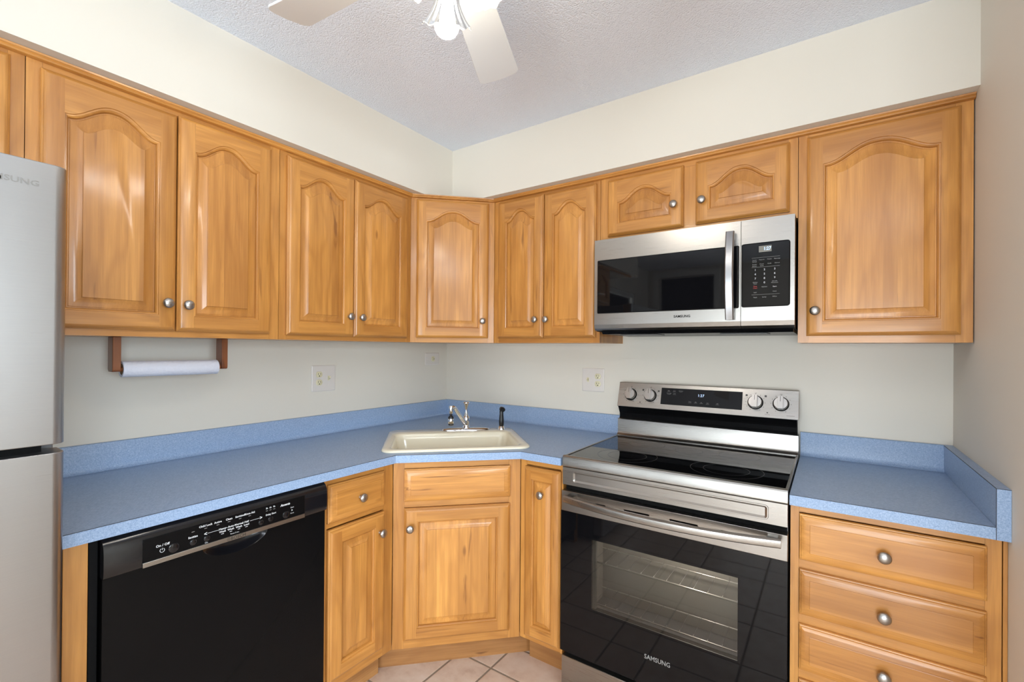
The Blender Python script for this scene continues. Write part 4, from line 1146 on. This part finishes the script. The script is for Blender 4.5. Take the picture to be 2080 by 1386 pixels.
# ------------------------------------------------------------------ ceiling fan
def ceiling_fan():
    H = Vector((1.376, -1.510, 2.225))
    t = thing('ceiling_fan', 'cream white five-blade ceiling fan with lit glass shades', 'ceiling fan', (H.x, H.y, ZC))
    z = lambda v: v - ZC
    m = MB(); m.lathe([(.075, z(ZC - .0005)), (.075, z(ZC - .02)), (.06, z(ZC - .055)), (.03, z(ZC - .06)), (.03, z(2.33))], FANWHITE, 32); m.build('canopy', t, smooth=40)
    m = MB(); m.lathe([(.03, z(2.335)), (.085, z(2.330)), (.105, z(2.310)), (.110, z(2.27)), (.105, z(2.245)), (.085, z(2.232)), (.06, z(2.225))], FANWHITE, 40); m.build('motor_housing', t, smooth=40)
    th = radians(186.26); pt = -.236; Rb, wb, tp = .541, .1325, .805
    proto = None
    for k in range(5):
        a = th - k * radians(72)
        M = Matrix.Translation((0, 0, z(H.z))) @ Matrix.Rotation(a, 4, 'Z') @ Matrix.Rotation(pt, 4, 'X')
        if proto is None:
            m = MB()
            pts = []
            r0 = .16
            hw = lambda r: wb / 2 * (tp + (1 - tp) * (r - .25) / (Rb - .25))
            pts = [(r0 + .03, -hw(r0) * .8), (r0 + .06, -hw(r0 + .06))]
            c = .022
            for q in (-80, -60, -30, 0): pts.append((Rb - c + c * cos(radians(q)) - .004, -hw(Rb) + c + c * sin(radians(q))))
            pts.append((Rb, 0))
            for q in (0, 30, 60, 80): pts.append((Rb - c + c * cos(radians(q)) - .004, hw(Rb) - c + c * sin(radians(q))))
            pts += [(r0 + .06, hw(r0 + .06)), (r0 + .03, hw(r0) * .8)]
            m.prism(pts, -.003, .003, FANWHITE)
            bl = m.build('blade', t, smooth=30, bevel=.0012)
            m = MB()
            m.prism([(.085, -.018), (.14, -.014), (.19, -.035), (.235, -.028), (.245, 0), (.235, .028), (.19, .035), (.14, .014), (.085, .018)], .0035, .0075, FANWHITE)
            ir = m.build('blade_iron', bl, smooth=30, bevel=.001)
            proto = (bl, ir)
        else:
            bl = proto[0].copy(); COL.objects.link(bl); ir = proto[1].copy(); COL.objects.link(ir); ir.parent = bl
        bl.matrix_basis = M
    m = MB(); m.lathe([(.045, z(2.226)), (.058, z(2.215)), (.062, z(2.195)), (.055, z(2.172)), (.035, z(2.158)), (.012, z(2.150)), (0, z(2.149))], FANWHITE, 36); m.build('light_kit', t, smooth=40)
    for k in range(3):
        az = radians(135 + 120 * k)
        tilt = radians(33)
        base = Vector((cos(az) * .050, sin(az) * .050, z(2.168)))
        ax = Vector((cos(az) * sin(tilt), sin(az) * sin(tilt), -cos(tilt)))
        q = Vector((0, 0, 1)).rotation_difference(ax).to_matrix().to_4x4()
        M = Matrix.Translation(base) @ q
        s = MB(); s.M = M
        s.lathe([(.016, -.012), (.021, -.008), (.021, .012), (.017, .016)], FANWHITE, 24)
        hd = s.build('lamp_holder', t, smooth=40)
        s = MB(); s.M = M; n = 96; rings = []
        for u in range(13):
            f = u / 12; r = .021 + .010 * f + .026 * f ** 2.6; zz = .008 + .080 * f; am = .0022 * f ** 1.2
            rings.append([((r + am * cos(16 * 2 * pi * k2 / n)) * cos(2 * pi * k2 / n), (r + am * cos(16 * 2 * pi * k2 / n)) * sin(2 * pi * k2 / n), zz + .003 * f ** 4 * cos(8 * 2 * pi * k2 / n)) for k2 in range(n)])
        s.loft(rings, SHADE)
        s.build('lamp_shade', hd, smooth=80)
        s = MB(); s.M = M
        s.lathe([(.013, .010), (.013, .030), (.018, .044), (.026, .058), (.0300, .074), (.0300, .086), (.0270, .099), (.0200, .109), (.010, .1145), (0, .1155)], BULBM, 28)
        s.build('light_bulb', hd, smooth=60)
ceiling_fan()

# flush ceiling lamp added behind the camera for fill and reflections
def fill_dome():
    t = thing('added_ceiling_lamp', 'round flush ceiling lamp added as unseen fill behind the camera', 'ceiling lamp', (3.3, -3.1, ZC))
    m = MB(); m.lathe([(.19, -.0005), (.19, -.02), (.175, -.03)], FANWHITE, 40); m.build('lamp_base', t, smooth=40)
    m = MB(); m.lathe([(.172, -.028), (.16, -.06), (.11, -.09), (.05, -.103), (0, -.105)], DOME_FILLM, 40); m.build('diffuser', t, smooth=60)
fill_dome()

# torchiere added behind the camera to bounce fill off the ceiling
def torchiere():
    t = thing('added_fill_lamp', 'tall torchiere floor lamp added as unseen ceiling fill behind the camera', 'floor lamp', (3.0, -3.3, 0))
    m = MB(); m.lathe([(.14, 0), (.14, .012), (.12, .022), (.02, .03)], NICKEL, 36); m.build('base', t, smooth=40)
    m = MB(); m.tube([(0, 0, .025), (0, 0, 1.66)], .012, NICKEL, 16); m.build('pole', t)
    m = MB(); m.lathe([(.012, 1.64), (.04, 1.65), (.11, 1.70), (.17, 1.77), (.166, 1.77), (.10, 1.706), (.03, 1.66), (0, 1.658)], FANWHITE, 40); m.build('bowl_shade', t, smooth=40)
    l = bpy.data.lights.new('ceiling_fill_spot', 'SPOT'); l.energy = TORCH_FILL; l.color = (.93, .97, 1); l.spot_size = radians(125); l.spot_blend = .6; l.shadow_soft_size = .06
    o = bpy.data.objects.new('ceiling_fill_spot', l); o.location = (0, 0, 1.73); o.rotation_euler = (pi, 0, 0); o.parent = t; COL.objects.link(o)
torchiere()
